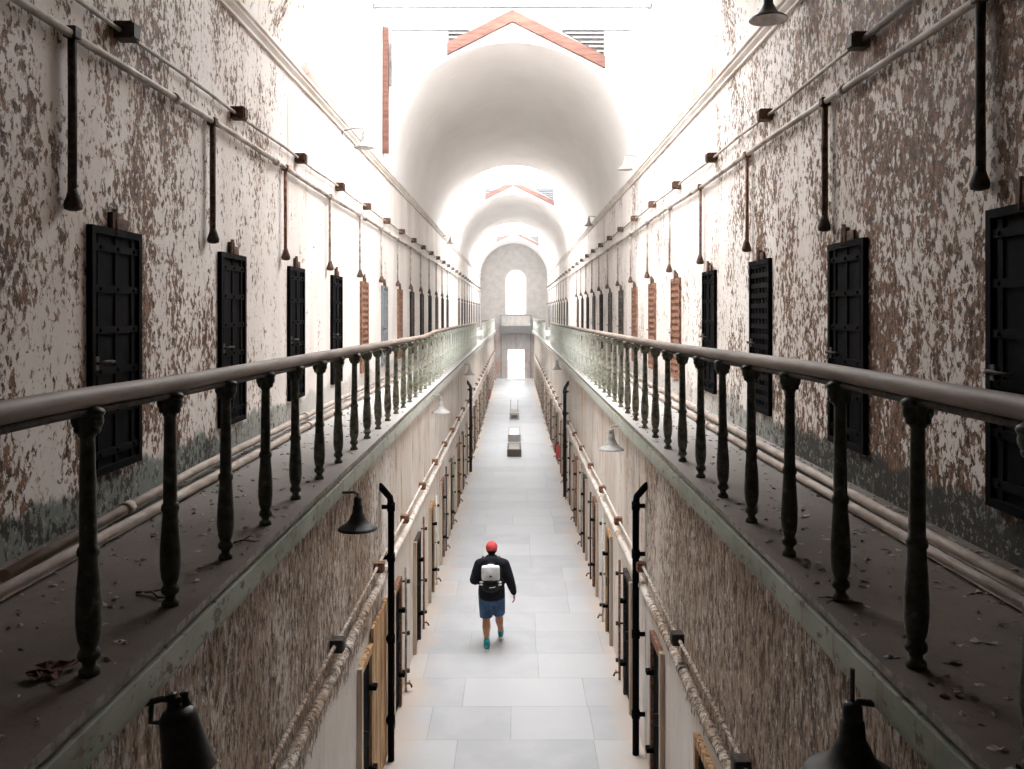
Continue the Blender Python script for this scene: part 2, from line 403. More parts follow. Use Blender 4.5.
def side_lower(name, x, sgn, doors, label):
    mb = MB()
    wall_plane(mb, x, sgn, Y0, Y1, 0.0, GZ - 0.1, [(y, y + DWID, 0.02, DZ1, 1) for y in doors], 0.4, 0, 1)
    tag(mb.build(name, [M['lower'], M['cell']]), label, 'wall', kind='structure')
side_lower('wall_left_lower', LXL, -1, LDL, 'left lower wall of streaked peeling plaster under the left gallery')
side_lower('wall_right_lower', LXR, 1, LDR, 'right lower wall of streaked peeling plaster under the right gallery')

mb = MB(); mb.quad((LXL, Y0, 0), (LXR, Y0, 0), (LXR, Y1 + 4, 0), (LXL, Y1 + 4, 0))
tag(mb.build('floor', M['floor']), 'pale grey slab floor running down the long hall', 'floor', kind='structure')

# vaults and the gable walls over their ends
for i, (a, b) in enumerate(VAULTS):
    mb = MB(); n = 40
    arc = [(VC - VR*math.cos(PI*k/n), SPRING + VR*math.sin(PI*k/n)) for k in range(n+1)]
    ys = [a + (b-a)*j/6 for j in range(7)]
    vs = [(x, y, z) for y in ys for x, z in arc]
    fs = [(j*(n+1)+k, j*(n+1)+k+1, (j+1)*(n+1)+k+1, (j+1)*(n+1)+k) for j in range(6) for k in range(n)]
    mb.add(vs, fs, 0, True)
    for y in (a, b):
        if y in (Y0, Y1): continue
        for k in range(n):
            (x0, z0), (x1, z1) = arc[k], arc[k+1]
            mb.quad((x0, y, z0), (x1, y, z1), (x1, y, roofline(x1)), (x0, y, roofline(x0)))
    o = mb.build('ceiling', M['vault'] if i else M['wall_l'])
    tag(o, ['white plaster barrel vault overhead nearest the viewer', 'large white barrel vault beyond the first skylight',
            'white barrel vault beyond the second skylight', 'short white barrel vault against the end wall'][i], 'ceiling', kind='structure')

# unseen wall behind the viewer, placed close and dark to cut bounce light
mb = MB()
mb.quad((-3.5, Y0, 0), (3.5, Y0, 0), (3.5, Y0, 12), (-3.5, Y0, 12))
tag(mb.build('unseen_wall_back', M['grey_dark']), 'unseen wall closing the hall behind the viewer, made dark to cut bounce light', 'wall', kind='structure')

# gallery floors with their green edge beams
def gallery(side, sgn, xw, xe, label):
    prof = [(xw, GZ), (xe, GZ), (xe, GZ - 0.035), (xe + sgn*0.03, GZ - 0.045), (xe + sgn*0.03, GZ - 0.07),
            (xe + sgn*0.006, GZ - 0.08), (xe + sgn*0.006, GZ - 0.195), (xe + sgn*0.012, GZ - 0.20), (xe + sgn*0.012, GZ - 0.215), (xe + sgn*0.2, GZ - 0.215)]
    mb = MB(); yy = [Y0 + (Y1 - Y0)*j/60 for j in range(61)]
    for k in range(len(prof) - 1):
        for j in range(60):
            (x0, z0), (x1, z1) = prof[k], prof[k+1]
            mb.quad((x0, yy[j], z0), (x1, yy[j], z1), (x1, yy[j+1], z1), (x0, yy[j+1], z0), 0 if k == 0 else (1 if k > 2 else 2))
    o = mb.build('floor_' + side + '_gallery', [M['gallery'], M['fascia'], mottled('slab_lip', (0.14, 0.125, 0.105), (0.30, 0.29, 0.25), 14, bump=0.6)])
    tag(o, label, 'floor', kind='structure')
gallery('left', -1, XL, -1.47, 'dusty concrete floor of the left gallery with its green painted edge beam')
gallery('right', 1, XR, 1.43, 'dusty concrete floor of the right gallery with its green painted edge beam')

mb = MB(); mb.box((-0.02, -1.1, GZ - 0.11), (2.86, 3.6, 0.2))
tag(mb.build('bridge', M['gallery']), 'concrete footbridge between the galleries carrying the viewpoint', 'bridge', kind='structure')
# cornices
for side, xw, s in (('left', XL, 1), ('right', XR, -1)):
    mb = MB()
    poly = [(xw, 8.43), (xw + s*0.035, 8.43), (xw + s*0.035, 8.46), (xw + s*0.07, 8.50), (xw + s*0.07, 8.525), (xw + s*0.095, 8.54), (xw + s*0.095, 8.575), (xw, 8.60)]
    mb.prism(poly, Y0, Y1)
    tag(mb.build('trim_1' if side == 'left' else 'trim_2', M['cornice']), 'moulded plaster cornice along the top of the %s upper wall' % side, 'trim', kind='structure')

# end wall with arched window and doorway
EX, ER, EZS, EZC = 0.13, 0.72, 5.40, 8.24
mb = MB(); n = 20; yE = Y1
dx0, dx1, dz1 = -0.58, 0.88, 2.55
top = 12.0
mb.quad((XL, yE, GZ), (EX - ER, yE, GZ), (EX - ER, yE, top), (XL, yE, top))
mb.quad((EX + ER, yE, GZ), (XR, yE, GZ), (XR, yE, top), (EX + ER, yE, top))
mb.quad((EX - ER, yE, GZ), (EX + ER, yE, GZ), (EX + ER, yE, EZS), (EX - ER, yE, EZS))
arcw = [(EX - ER*math.cos(PI*k/n), EZC + ER*math.sin(PI*k/n)) for k in range(n+1)]
for k in range(n):
    (x0, z0), (x1, z1) = arcw[k], arcw[k+1]
    mb.quad((x0, yE, z0), (x1, yE, z1), (x1, yE, top), (x0, yE, top))
loop = [(EX - ER, EZS)] + arcw + [(EX + ER, EZS)]
for k in range(len(loop)):
    (x0, z0), (x1, z1) = loop[k], loop[(k+1) % len(loop)]
    mb.quad((x0, yE, z0), (x1, yE, z1), (x1, yE + 0.5, z1), (x0, yE + 0.5, z0))
tag(mb.build('wall_end_upper', M['endwall']), 'plaster end wall above the far balcony around the arched window', 'wall', kind='structure')
mb = MB()
mb.quad((LXL - 0.1, yE, 0), (dx0, yE, 0), (dx0, yE, GZ), (LXL - 0.1, yE, GZ), 1)
mb.quad((dx1, yE, 0), (LXR + 0.1, yE, 0), (LXR + 0.1, yE, GZ), (dx1, yE, GZ), 1)
mb.quad((dx0, yE, dz1), (dx1, yE, dz1), (dx1, yE, GZ), (dx0, yE, GZ))
for (p, q) in (((dx0, 0), (dx0, dz1)), ((dx0, dz1), (dx1, dz1)), ((dx1, dz1), (dx1, 0))):
    mb.quad((p[0], yE, p[1]), (q[0], yE, q[1]), (q[0], yE + 0.6, q[1]), (p[0], yE + 0.6, p[1]))
mb.box((EX, yE - 0.03, 3.2), (2.55, 0.06, 1.25), mi=0)
mb.box((EX - 1.22, yE - 0.05, 1.93), (0.07, 0.1, 3.8), mi=2); mb.box((EX + 1.22, yE - 0.05, 1.93), (0.07, 0.1, 3.8), mi=2)
mb.box((EX + 0.02, yE - 0.07, 3.2), (0.04, 0.04, 1.2), mi=2)
t = NT('stained_stone', 0.85, 0.2)
stc = t.mix(t.ramp(t.noise(1.8, 5, 0.7, (1, 1, 0.6)), 0.45, 0.62), (0.42, 0.385, 0.355), (0.42, 0.20, 0.16))
tag(mb.build('wall_end_lower', [M['grey'], t.done(stc), M['grey_dark']]), 'grey stained stone end wall around the far doorway', 'wall', kind='structure')
mb = MB(); mb.box((EX, yE - 0.15, 0.06), (3.2, 0.3, 0.12))
tag(mb.build('trim_3', M['white']), 'pale stone threshold step before the far doorway', 'trim', kind='structure')
mb = MB()
mb.box((EX, yE - 0.5, 4.17), (2.75, 1.0, 0.62), mi=1, bev=0.03); mb.box((EX, yE - 0.92, 4.90), (2.5, 0.12, 0.84), mi=0)
mb.box((EX, yE - 0.92, 5.34), (2.6, 0.18, 0.06), mi=1)
for s in (-1, 1):
    mb.box((EX + s*1.22, yE - 0.92, 4.9), (0.1, 0.16, 0.86), mi=1); mb.box((EX + s*1.22, yE - 0.45, 4.90), (0.08, 0.85, 0.84), mi=0)
tag(mb.build('balcony', [M['grey'], M['grey_dark']]), 'small grey stone balcony across the end wall under the arched window', 'balcony')

w = thing('window_4', 'tall arched window at the far end of the hall', 'window', kind='structure')
mb = MB()
for (p, q) in zip(loop[:-1], loop[1:]):
    mb.tube([(p[0], yE + 0.12, p[1]), (q[0], yE + 0.12, q[1])], 0.045, 8)
mb.box((EX, yE + 0.12, EZS + 0.03), (2*ER, 0.08, 0.07)); mb.build('window_frame', M['white'], w)
mb = MB()
outer = [(EX + (x-EX)*1.2, EZC + (z-EZC)*1.2 if z > EZC else z) for x, z in loop]
for k in range(len(loop) - 1):
    a, b = loop[k], loop[k+1]; c, d = outer[k+1], outer[k]
    vs = [(p[0], y, p[1]) for y in (yE - 0.06, yE + 0.02) for p in (a, b, c, d)]
    mb.add(vs, [(0, 1, 2, 3), (4, 5, 6, 7), (0, 1, 5, 4), (2, 3, 7, 6), (1, 2, 6, 5), (0, 3, 7, 4)])
mb.build('window_surround', M['white'], w)
mb = MB(); mb.add([(x, yE + 0.14, z) for x, z in loop], [tuple(range(len(loop)))]); mb.build('glass', M['glass'], w)

d = thing('door_1', 'bright glazed doorway at the far end of the hall', 'door', kind='structure')
mb = MB()
for x in (dx0 + 0.04, dx1 - 0.04): mb.box((x, yE + 0.3, dz1/2), (0.08, 0.1, dz1))
mb.box(((dx0+dx1)/2, yE + 0.3, dz1 - 0.04), (dx1-dx0-0.16, 0.1, 0.08)); mb.build('door_frame', M['white'], d)
mb = MB()
mb.box(((dx0+dx1)/2, yE + 0.3, dz1/2), (0.05, 0.05, dz1 - 0.1)); mb.box(((dx0+dx1)/2, yE + 0.3, 0.95), (dx1-dx0-0.16, 0.05, 0.05))
mb.box(((dx0+dx1)/2, yE + 0.3, 1.75), (dx1-dx0-0.16, 0.05, 0.04)); mb.build('glazing_bars', M['white'], d)
mb = MB(); mb.quad((dx0, yE + 0.32, 0.0), (dx1, yE + 0.32, 0.0), (dx1, yE + 0.32, dz1), (dx0, yE + 0.32, dz1)); mb.build('glass', M['glass_door'], d)
mb = MB(); mb.box((0, Y1 + 15.6, -0.1), (60, 30, 0.18))
tag(mb.build('ground', M['grey']), 'pale paved ground outside beyond the far doorway', 'ground', kind='structure')

# skylights
for i, (a, b) in enumerate(LIGHTS):
    w = thing('window_%d' % (i+1), '%s gabled glass skylight over the hall, counted from the viewer' % ORD[i], 'skylight', kind='structure')
    mb = MB()
    nb = int((b-a)/0.7)
    for k in range(nb + 1):
        y = a + (b-a)*k/nb
        for s in (-1, 1):
            mb.tube([(VC + s*VR, y, EAVE), (VC, y, PEAK)], 0.02, 6)
    mb.box((VC, (a+b)/2, PEAK), (0.07, b-a, 0.08))
    for s in (-1, 1): mb.box((VC + s*VR, (a+b)/2, EAVE), (0.1, b-a, 0.1))
    mb.build('window_frame', M['white'], w)
    mb = MB()
    for s in (-1, 1): mb.quad((VC + s*VR, a, EAVE + .02), (VC + s*VR, b, EAVE + .02), (VC, b, PEAK + .02), (VC, a, PEAK + .02))
    mb.build('glass', M['glass'] if i == 0 else M['glass_dimmed'], w)
    mb = MB(); yt = b - 1.3
    mb.box((VC, yt, 11.55), (2*VR, 0.09, 0.10)); mb.build('tie_beam', M['steel'], w)

    # worn gable boards on the wall beyond the skylight
    g = thing('gable_frame', '%s brown timber gable above the vault mouth, counted from the viewer' % ORD[i], 'gable', (0, 0, 0), 0, 'timber gables above the vault mouths')
    for (x0, z0, x1, z1) in ((-1.42, 11.08, -0.04, 11.78), (1.92, 10.80, -0.04, 11.78)):
        dv = Vector((x1-x0, 0, z1-z0)); L = dv.length; an = math.atan2(dv.z, dv.x)
        mb = MB()
        h = 0.125
        # board with plumb-cut ends
        poly = [(x0, z0 - h), (x1, z1 - h), (x1, z1 + h), (x0, z0 + h)]
        mb.prism(poly, b - 0.10, b - 0.012)
        mb.build('rafter', M['wood_brown'], g)
    for (x0, x1) in ((-2.6, -0.95), (1.0, 2.5)):
        mb = MB(); mb.box(((x0+x1)/2, b - 0.05, 11.50), (x1-x0, 0.07, 0.05)); mb.build('batten', M['steel'], g)
    for (xa, xb, za, zb) in ((1.90, 1.0, 10.95, 11.46), (-1.40, -0.85, 11.22, 11.46)):
        vt = MB(); vt.prism([(xa, za), (xa, zb), (xb, zb)], b - 0.03, b - 0.010)
        vent = vt.build('vent_panel', M['iron_old'], g)
        sl = MB()
        for q in range(5):
            z = zb - 0.04 - q*0.095
            f = (z - za)/(zb - za)
            if f < 0.08: break
            sl.box(((xa + (xa + (xb-xa)*f))/2, b - 0.045, z), (abs(xb-xa)*f, 0.03, 0.035))
        sl.build('slat', M['steel'], vent)
# bare corner boards beside the first vault mouth
mb = MB(); mb.box((XL + 0.07, 17.93, 10.2), (0.12, 0.10, 2.65)); mb.box((XL + 0.17, 17.95, 10.75), (0.05, 0.06, 0.9), mi=1)
tag(mb.build('trim_4', [M['wood_brown'], M['grey_dark']]), 'bare brown corner board beside the first vault mouth on the left', 'trim', kind='structure')

# ------------------------------------------------------------------ upper cell doors (origin: hall-side face, near lower corner; +x points into the hall)
def lattice_mesh(name, w, h, nv, nh, mats):
    mb = MB()
    for k in range(nv):
        x = w*(k + 0.5)/nv; mb.box((0.012, x, h/2), (0.010, w/nv*0.52, h))
    for k in range(nh):
        z = h*(k + 0.5)/nh; mb.box((0.024, w/2, z), (0.010, w, h/nh*0.50))
    return mb.mesh(name, mats)
def frame_mesh(name, w, h, mats):
    mb = MB(); t = 0.05
    mb.box((0.015, t/2, h/2), (0.05, t, h)); mb.box((0.015, w - t/2, h/2), (0.05, t, h))
    mb.box((0.015, w/2, t/2), (0.05, w - 2*t, t)); mb.box((0.015, w/2, h - t/2), (0.05, w - 2*t, t))
    return mb.mesh(name, mats)
def sheet_mesh(name, w, h, mats):
    mb = MB(); mb.box((0.005, w/2, h/2), (0.02, w - 0.02, h - 0.02))
    for k in range(3): mb.box((0.02, w*(k+0.5)/3, h/2), (0.012, 0.05, h - 0.02))
    for k in range(6): mb.box((0.027, w/2, h*(k+0.5)/6), (0.010, w - 0.02, 0.05))
    for k in range(3):
        for q in range(6): mb.ell((0.035, w*(k+0.5)/3, h*(q+0.5)/6), (0.01, 0.013, 0.013), None, 8, 6)
    return mb.mesh(name, mats)
def latch_mesh(name, mats):
    mb = MB(); mb.tube([(0.03, 0.06, 0.75), (0.07, 0.05, 0.75), (0.085, 0.10, 0.76), (0.085, 0.20, 0.755), (0.06, 0.24, 0.75), (0.03, 0.24, 0.75)], 0.011, 8)
    mb.box((0.03, 0.06, 0.75), (0.02, 0.06, 0.09))
    return mb.mesh(name, mats)
def bracket_mesh(name, mats):
    mb = MB(); mb.box((0.02, UWID*0.45, 1.70), (0.04, 0.10, 0.15), bev=0.01); mb.box((0.02, UWID*0.62, 1.70), (0.02, 0.14, 0.08), bev=0.006)
    mb.tube([(0.03, UWID*0.45, 1.62), (0.03, UWID*0.45, 1.80)], 0.018, 8)
    return mb.mesh(name, mats)
UH = UZ1 - UZ0
me_frame = {k: frame_mesh('frame', UWID, UH, M[k]) for k in ('iron', 'rust', 'iron_old', 'steel')}
me_sheet = {k: sheet_mesh('leaf', UWID, UH, M[k]) for k in ('iron', 'steel', 'rust_dark')}
me_lat = {k: lattice_mesh('grate', UWID, UH, 6, 15, M[k]) for k in ('iron', 'rust', 'iron_old')}
me_latch = latch_mesh('latch', M['iron_old']); me_latch_r = latch_mesh('latch', M['rust'])
me_brk = bracket_mesh('bracket', M['rust_dark'])
def cell_door(n, x, y, rz_side, style, label, group):
    # styles: sheet / grate / grate over sheet
    kind, matk = style
    s = 1 if rz_side == 'left' else -1
    d = thing('door_%d' % n, label, 'door', (x + s*0.001, y, UZ0), 0, group, 'structure')
    d.scale = (s, 1, 1) if s > 0 else (1, 1, 1)
    def part(name, me):
        o = link_mesh(name, me, d)
        if s < 0: o.rotation_euler = (0, 0, PI); o.location = (0, UWID, 0)
        return o
    part('frame', me_frame[matk if matk in me_frame else 'iron'])
    if kind == 'sheet': part('leaf', me_sheet[matk])
    else: part('grate', me_lat[matk])
    part('latch', me_latch if matk != 'rust' else me_latch_r); part('bracket', me_brk)
    return d
STL = {0: ('sheet', 'iron'), 1: ('sheet', 'iron'), 2: ('sheet', 'iron'), 3: ('sheet', 'iron'), 4: ('grate', 'rust'), 5: ('sheet', 'steel'), 6: ('grate', 'rust'), 7: ('sheet', 'rust_dark'), 8: ('sheet', 'rust_dark')}
STR = {0: ('sheet', 'iron'), 1: ('sheet', 'iron'), 2: ('grate', 'iron'), 3: ('sheet', 'iron'), 4: ('grate', 'rust'), 5: ('grate', 'rust'), 6: ('grate', 'rust'), 7: ('grate', 'iron_old'), 8: ('grate', 'iron_old')}
DESC = {('sheet', 'iron'): 'black iron sheet cell door', ('grate', 'iron'): 'black iron grate cell door', ('grate', 'rust'): 'rusty lattice grate cell door',
        ('sheet', 'steel'): 'grey steel cell door', ('sheet', 'rust_dark'): 'dark rusted sheet cell door', ('grate', 'iron_old'): 'dark weathered grate cell door'}
dn = 2
for side, x, ys, ST in (('left', XL, LW, STL), ('right', XR, RW, STR)):
    for i, y in enumerate(ys):
        st = ST.get(i, [('grate', 'iron'), ('grate', 'iron_old'), ('sheet', 'iron')][i % 3])
        cell_door(dn, x, y, side, st, '%s, %s door on the %s upper wall counting from the viewer' % (DESC[st], ORD[i], side), 'cell doors along the %s upper wall' % side)
        dn += 1

# ------------------------------------------------------------------ lower cell doors
def lower_door(n, side, y, i, style):
    s = 1 if side == 'left' else -1
    x = LXL if side == 'left' else LXR
    d = thing('door_%d' % n, '%s, %s door along the %s lower wall counting from the viewer' % (
        {'dark': 'dark iron ground floor cell door', 'wood': 'orange wooden ground floor cell door', 'rust': 'rusty ground floor cell door'}[style], ORD[i], side),
        'door', (x, y, 0.0), 0, 'ground floor cell doors along the %s lower wall' % side, 'structure')
    mk = {'dark': 'iron', 'wood': 'wood_pale', 'rust': 'rust_dark'}[style]
    mb = MB(); mb.box((s*-0.01, DWID/2, DZ1/2 + 0.01), (0.04, DWID - 0.06, DZ1 - 0.08))
    for k in range(4): mb.box((s*0.016, DWID*(k+0.5)/4, DZ1/2), (0.012, DWID/4 - 0.03, DZ1 - 0.12))
    mb.build('leaf', M['iron'], d)
    jm = M['wood_orange'] if style == 'wood' else (M['rust'] if style == 'rust' else M['iron_old'])
    for yy in (-0.04, DWID + 0.04):
        mb = MB(); mb.box((s*0.02, yy, DZ1/2 + 0.03), (0.07, 0.08, DZ1 + 0.06), bev=0.006); mb.build('jamb', jm if yy > 0 else M['wood_pale'], d)
    mb = MB(); mb.box((s*0.02, DWID/2, DZ1 + 0.02), (0.06, DWID, 0.09), bev=0.006); mb.build('lintel', jm, d)
    for z in (0.45, 1.35):
        mb = MB(); mb.box((s*0.06, DWID + 0.02, z), (0.09, 0.10, 0.05), bev=0.008); mb.build('hinge', M['iron'], d)
    mb = MB(); mb.tube([(s*0.03, 0.1, 0.95), (s*0.09, 0.1, 0.95), (s*0.09, 0.1, 1.08), (s*0.03, 0.1, 1.08)], 0.01, 6); mb.build('handle', M['iron_old'], d)
    return d
for side, ys in (('left', LDL), ('right', LDR)):
    for i, y in enumerate(ys):
        if y > 67: continue
        st = 'wood' if i == 0 else ('dark', 'rust', 'dark', 'wood', 'rust')[i % 5]
        dd = lower_door(dn, side, y, i, st); dn += 1
        if side == 'left' and i == 0:
            mb = MB()
            for k in range(7): mb.box((0.035, DWID + 0.10 + 0.085 + k*0.165, 0.99), (0.035 + 0.006*(k % 2), 0.158, 1.94), bev=0.005)
            mb.build('sliding_leaf', M['wood_orange'], dd)

# ------------------------------------------------------------------ railings
PROF = [(0.046, 0), (0.046, .022), (0.030, .034), (0.030, .050), (0.047, .062), (0.051, .076), (0.047, .090), (0.036, .100), (0.040, .112), (0.049, .135),
        (0.056, .19), (0.055, .26), (0.049, .34), (0.043, .41), (0.041, .44), (0.048, .447), (0.049, .462), (0.045, .475), (0.0385, .482), (0.037, .60), (0.034, .75),
        (0.0315, .885), (0.038, .890), (0.038, .902), (0.033, .908), (0.036, .93), (0.046, .955), (0.052, .975), (0.050, 1.0)]
def baluster_meshes(mat):
    mb = MB(); mb.lathe([(r*0.83, z) for r, z in PROF], seg=14)
    cap = MB()
    for s in (-1, 1):
        cap.ell((s*0.036, 0, 0.950), (0.024, 0.030, 0.036), None, 12, 8); cap.ell((s*0.036, 0, 0.915), (0.014, 0.022, 0.018), None, 10, 6)
        cap.ell((s*0.030, 0, 0.978), (0.035, 0.040, 0.022), None, 12, 6)
    return mb.mesh('baluster', mat), cap.mesh('capital', mat)
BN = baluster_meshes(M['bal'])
def interp(pts, y):
    if y <= pts[0][0]: return pts[0][1]
    for (a, za), (b, zb) in zip(pts, pts[1:]):
        if y <= b:
            f = (y-a)/(b-a); f = f*f*(3-2*f) if (b-a) < 4 else f
            return za + (zb-za)*f
    return pts[-1][1]
def railing(label, x, ya, yb, first, hpts, group):
    r = thing('railing', label, 'railing', (x, 0, 0), 0, group)
    mb = MB(); n = int((yb-ya)/0.35)
    pts = [(0, ya + (yb-ya)*k/n, interp(hpts, ya + (yb-ya)*k/n)) for k in range(n+1)]
    mb.tube(pts, 0.046, 12, flat=0.86)
    mb.build('handrail', M['wood_rail'], r)
    mb = MB(); mb.tube([(0, p[1], p[2] - 0.052) for p in pts], 0.017, 6); mb.build('iron_strip', M['iron_old'], r)
    y = first
    k = 0
    while y < yb - 0.05:
        h = interp(hpts, y) - 0.036 - GZ
        ms = BN
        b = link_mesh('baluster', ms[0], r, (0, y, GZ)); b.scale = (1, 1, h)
        b.rotation_euler = (random.uniform(-.008, .008), random.uniform(-.008, .008), 0)
        if y < 30: link_mesh('capital', ms[1], b)
        y += 0.755; k += 1
    return r
HL = [(0, 5.20), (2.6, 5.19), (4.6, 5.165), (15.0, 5.085), (17.6, 5.13), (36, 5.10), (70, 5.10)]
HR = [(0, 5.21), (4.3, 5.215), (8.3, 5.17), (11.5, 5.16), (28, 5.10), (70, 5.10)]
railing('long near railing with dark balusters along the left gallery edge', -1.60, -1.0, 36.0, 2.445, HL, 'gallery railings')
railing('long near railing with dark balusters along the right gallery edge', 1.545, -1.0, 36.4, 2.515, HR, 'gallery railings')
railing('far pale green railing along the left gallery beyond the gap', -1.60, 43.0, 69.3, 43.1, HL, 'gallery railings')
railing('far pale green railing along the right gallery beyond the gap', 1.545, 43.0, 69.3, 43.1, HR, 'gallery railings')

# ------------------------------------------------------------------ pipes on the upper walls
def upper_pipe(side):
    s = 1 if side == 'left' else -1
    x = (XL if side == 'left' else XR)
    z = 7.23 if side == 'left' else 7.30
    p = thing('water_pipe', 'painted pipe with short drops along the %s upper wall' % side, 'pipe', (x, 0, z), 0, 'pipes along the upper walls')
    mb = MB()
    pts = [(s*0.055, y, 0.012*math.sin(y*0.9)) for y in [0.5 + 0.7*k for k in range(99)]]
    mb.tube(pts, 0.028, 10)
    for k in range(23): mb.tube([(s*0.055, 3.9 + 2.9*k, 0.0), (s*0.055, 4.0 + 2.9*k, 0)], 0.038, 10)
    mb.build('pipe_run', M['pipe'], p)
    drops = [y - 0.28 for y in LW] if side == 'left' else [y + UWID + 0.02 for y in RW]
    zb = (6.17 if side == 'left' else 6.235) - z
    for i, y in enumerate(drops):
        mb = MB()
        r = 0.028 if i < 2 else 0.020
        mb.tube([(s*0.055, y, 0.0), (s*0.052, y + 0.01, zb*0.5), (s*0.055, y, zb + 0.05)], r, 8)
        mb.box((s*0.055, y, 0), (0.08, 0.08, 0.07), bev=0.01)
        dr = mb.build('drop_pipe', [M['iron_old'], M['rust_dark'], M['rust']][min(i, 2)] if y < 12.5 else M['pipe'], p)
        mb = MB(); mb.lathe([(0.022, 0.10), (0.035, 0.06), (0.055, 0.0), (0.050, -0.03), (0.02, -0.04)], (s*0.06, y, zb), 12)
        mb.build('bell_end', M['iron_old'] if i < 2 else M['rust_dark'], dr)
def upper_conduit(side):
    s = 1 if side == 'left' else -1
    x = (XL if side == 'left' else XR)
    z = 7.47 if side == 'left' else 7.58
    p = thing('conduit', 'thin conduit with square junction boxes along the %s upper wall' % side, 'conduit', (x, 0, z), 0, 'conduits along the upper walls')
    mb = MB(); mb.tube([(s*0.045, 0.5 + 0.8*k, 0.010*math.sin(k*1.7)) for k in range(87)], 0.016, 8); mb.build('conduit_run', M['pipe'], p)
    y0 = 5.95 if side == 'left' else 6.5
    k = 0
    while y0 + 2.43*k < 68:
        y = y0 + 2.43*k
        mb = MB(); mb.box((s*0.065, y, 0.0), (0.13, 0.125, 0.12), bev=0.008); mb.box((s*0.135, y, 0.0), (0.012, 0.10, 0.095), bev=0.003)
        mb.build('junction_box', M['rust_dark'] if k > 0 else M['iron_old'], p); k += 1
    if side == 'right':
        mb = MB(); mb.tube([(s*0.05, 1.0, 0.05), (s*0.05, 4.2, 0.03), (s*0.05, 6.44, 0.0)], 0.026, 8); mb.build('black_sleeve', M['iron_old'], p)
for sd in ('left', 'right'): upper_pipe(sd); upper_conduit(sd)

# pipes lying on the galleries
def floor_pipe(label, pts, r, mat):
    o = thing('floor_pipe', label, 'pipe', (pts[0][0], pts[0][1], GZ), 0, 'pipes lying on the galleries')
    mb = MB(); P = [Vector(p) - Vector((pts[0][0], pts[0][1], GZ)) for p in pts]
    mb.tube(P, r, 10); mb.build('pipe_run', mat, o)
    for a, b in zip(P, P[1:]):
        mb = MB(); m = (a+b)/2; dd = (b-a).normalized()*0.05; mb.tube([m-dd, m+dd], r*1.3, 10); mb.build('coupling', mat, o)
floor_pipe('long dusty pipe lying on the left gallery floor', [(-2.43, 1.5, 4.18), (-2.42, 6, 4.18), (-2.42, 14, 4.18), (-2.44, 35, 4.18)], 0.037, M['pipe_floor'])
floor_pipe('shorter pipe lying closer to the left wall on the gallery', [(-2.52, 4.2, 4.20), (-2.585, 7, 4.23), (-2.58, 14, 4.23), (-2.58, 35, 4.22)], 0.035, M['pipe_floor'])
floor_pipe('dusty pipe lying on the right gallery floor nearer the railing', [(2.32, 1.5, 4.18), (2.30, 6, 4.18), (2.28, 14, 4.18), (2.3, 35, 4.18)], 0.033, M['pipe_floor'])
floor_pipe('dusty pipe lying on the right gallery floor nearer the wall', [(2.42, 1.5, 4.20), (2.42, 6, 4.20), (2.50, 14, 4.20), (2.5, 35, 4.2)], 0.036, M['pipe_floor'])

# loose flakes and twigs on the galleries
def flakes(label, x0, x1, n, y0, y1, wall_bias):
    mb = MB()
    for k in range(n):
        u = random.random(); x = x0 + (x1-x0)*(u**wall_bias); y = y0 + (y1-y0)*random.random()**1.5
        a = random.uniform(0, 6.28); L = random.uniform(0.012, 0.05); W = L*random.uniform(0.3, 0.8); h = random.uniform(0.004, 0.016)
        ca, sa = math.cos(a), math.sin(a)
        P = [(-L/2, -W/2, random.uniform(0.001, h)), (L/2, -W/2, 0.001), (L/2, W/2, random.uniform(0.001, h)), (-L/2, W/2, 0.001), (0, 0, h)]
        P = [(x + px*ca - py*sa, y + px*sa + py*ca, GZ + pz) for px, py, pz in P]
        mb.add(P, [(0, 1, 4), (1, 2, 4), (2, 3, 4), (3, 0, 4), (3, 2, 1, 0)])
    tag(mb.build('paint_flakes', M['flake']), label, 'paint flakes', kind='stuff')
flakes('fallen paint flakes strewn over the left gallery floor', -2.74, -1.52, 1500, 1.8, 20, 2.2)
flakes('fallen paint flakes strewn over the right gallery floor', 2.66, 1.48, 1700, 1.8, 20, 2.0)
def twig(label, p, L, a):
    t = thing('twig', label, 'twig', p, a)
    mb = MB(); mb.tube([(0, 0, 0.008), (L*0.4, 0.02, 0.02), (L*0.75, -0.01, 0.014), (L, 0.015, 0.01)], [0.007, 0.006, 0.005, 0.002], 6); mb.build('stem', M['twig'], t)
    mb = MB(); mb.tube([(L*0.4, 0.02, 0.02), (L*0.6, 0.07, 0.03), (L*0.72, 0.10, 0.015)], [0.005, 0.004, 0.002], 6)
    mb.tube([(L*0.2, 0.01, 0.014), (L*0.35, -0.06, 0.02)], [0.005, 0.002], 6); mb.build('side_shoot', M['twig'], t)
twig('forked dry twig on the left gallery beside the second baluster', (-1.83, 4.12, GZ), 0.22, -0.5)
twig('dry twig on the left gallery beyond the second baluster', (-1.66, 5.0, GZ), 0.16, 0.2)
twig('dry twig on the right gallery beside the second baluster', (1.62, 3.95, GZ), 0.2, 2.6)
mb = MB()
for k in range(14):
    a = random.uniform(0, 6.28); c = Vector((-1.75 + random.gauss(0, .035), 3.22 + random.gauss(0, .05), GZ + 0.012 + 0.012*random.random()))
    rot = Matrix.Rotation(a, 3, 'Z') @ Matrix.Rotation(random.uniform(-.7, .7), 3, 'X')
    L, W = 0.045, 0.022
    mb.add([c + rot @ Vector(p) for p in ((-L, 0, 0), (0, -W, .008), (L, 0, .004), (0, W, .008), (0, 0, -.002))], [(0, 1, 4), (1, 2, 4), (2, 3, 4), (3, 0, 4)])
tag(mb.build('dry_leaves', M['leaf']), 'small heap of reddish dry leaves beside the nearest left baluster', 'leaves', kind='stuff')

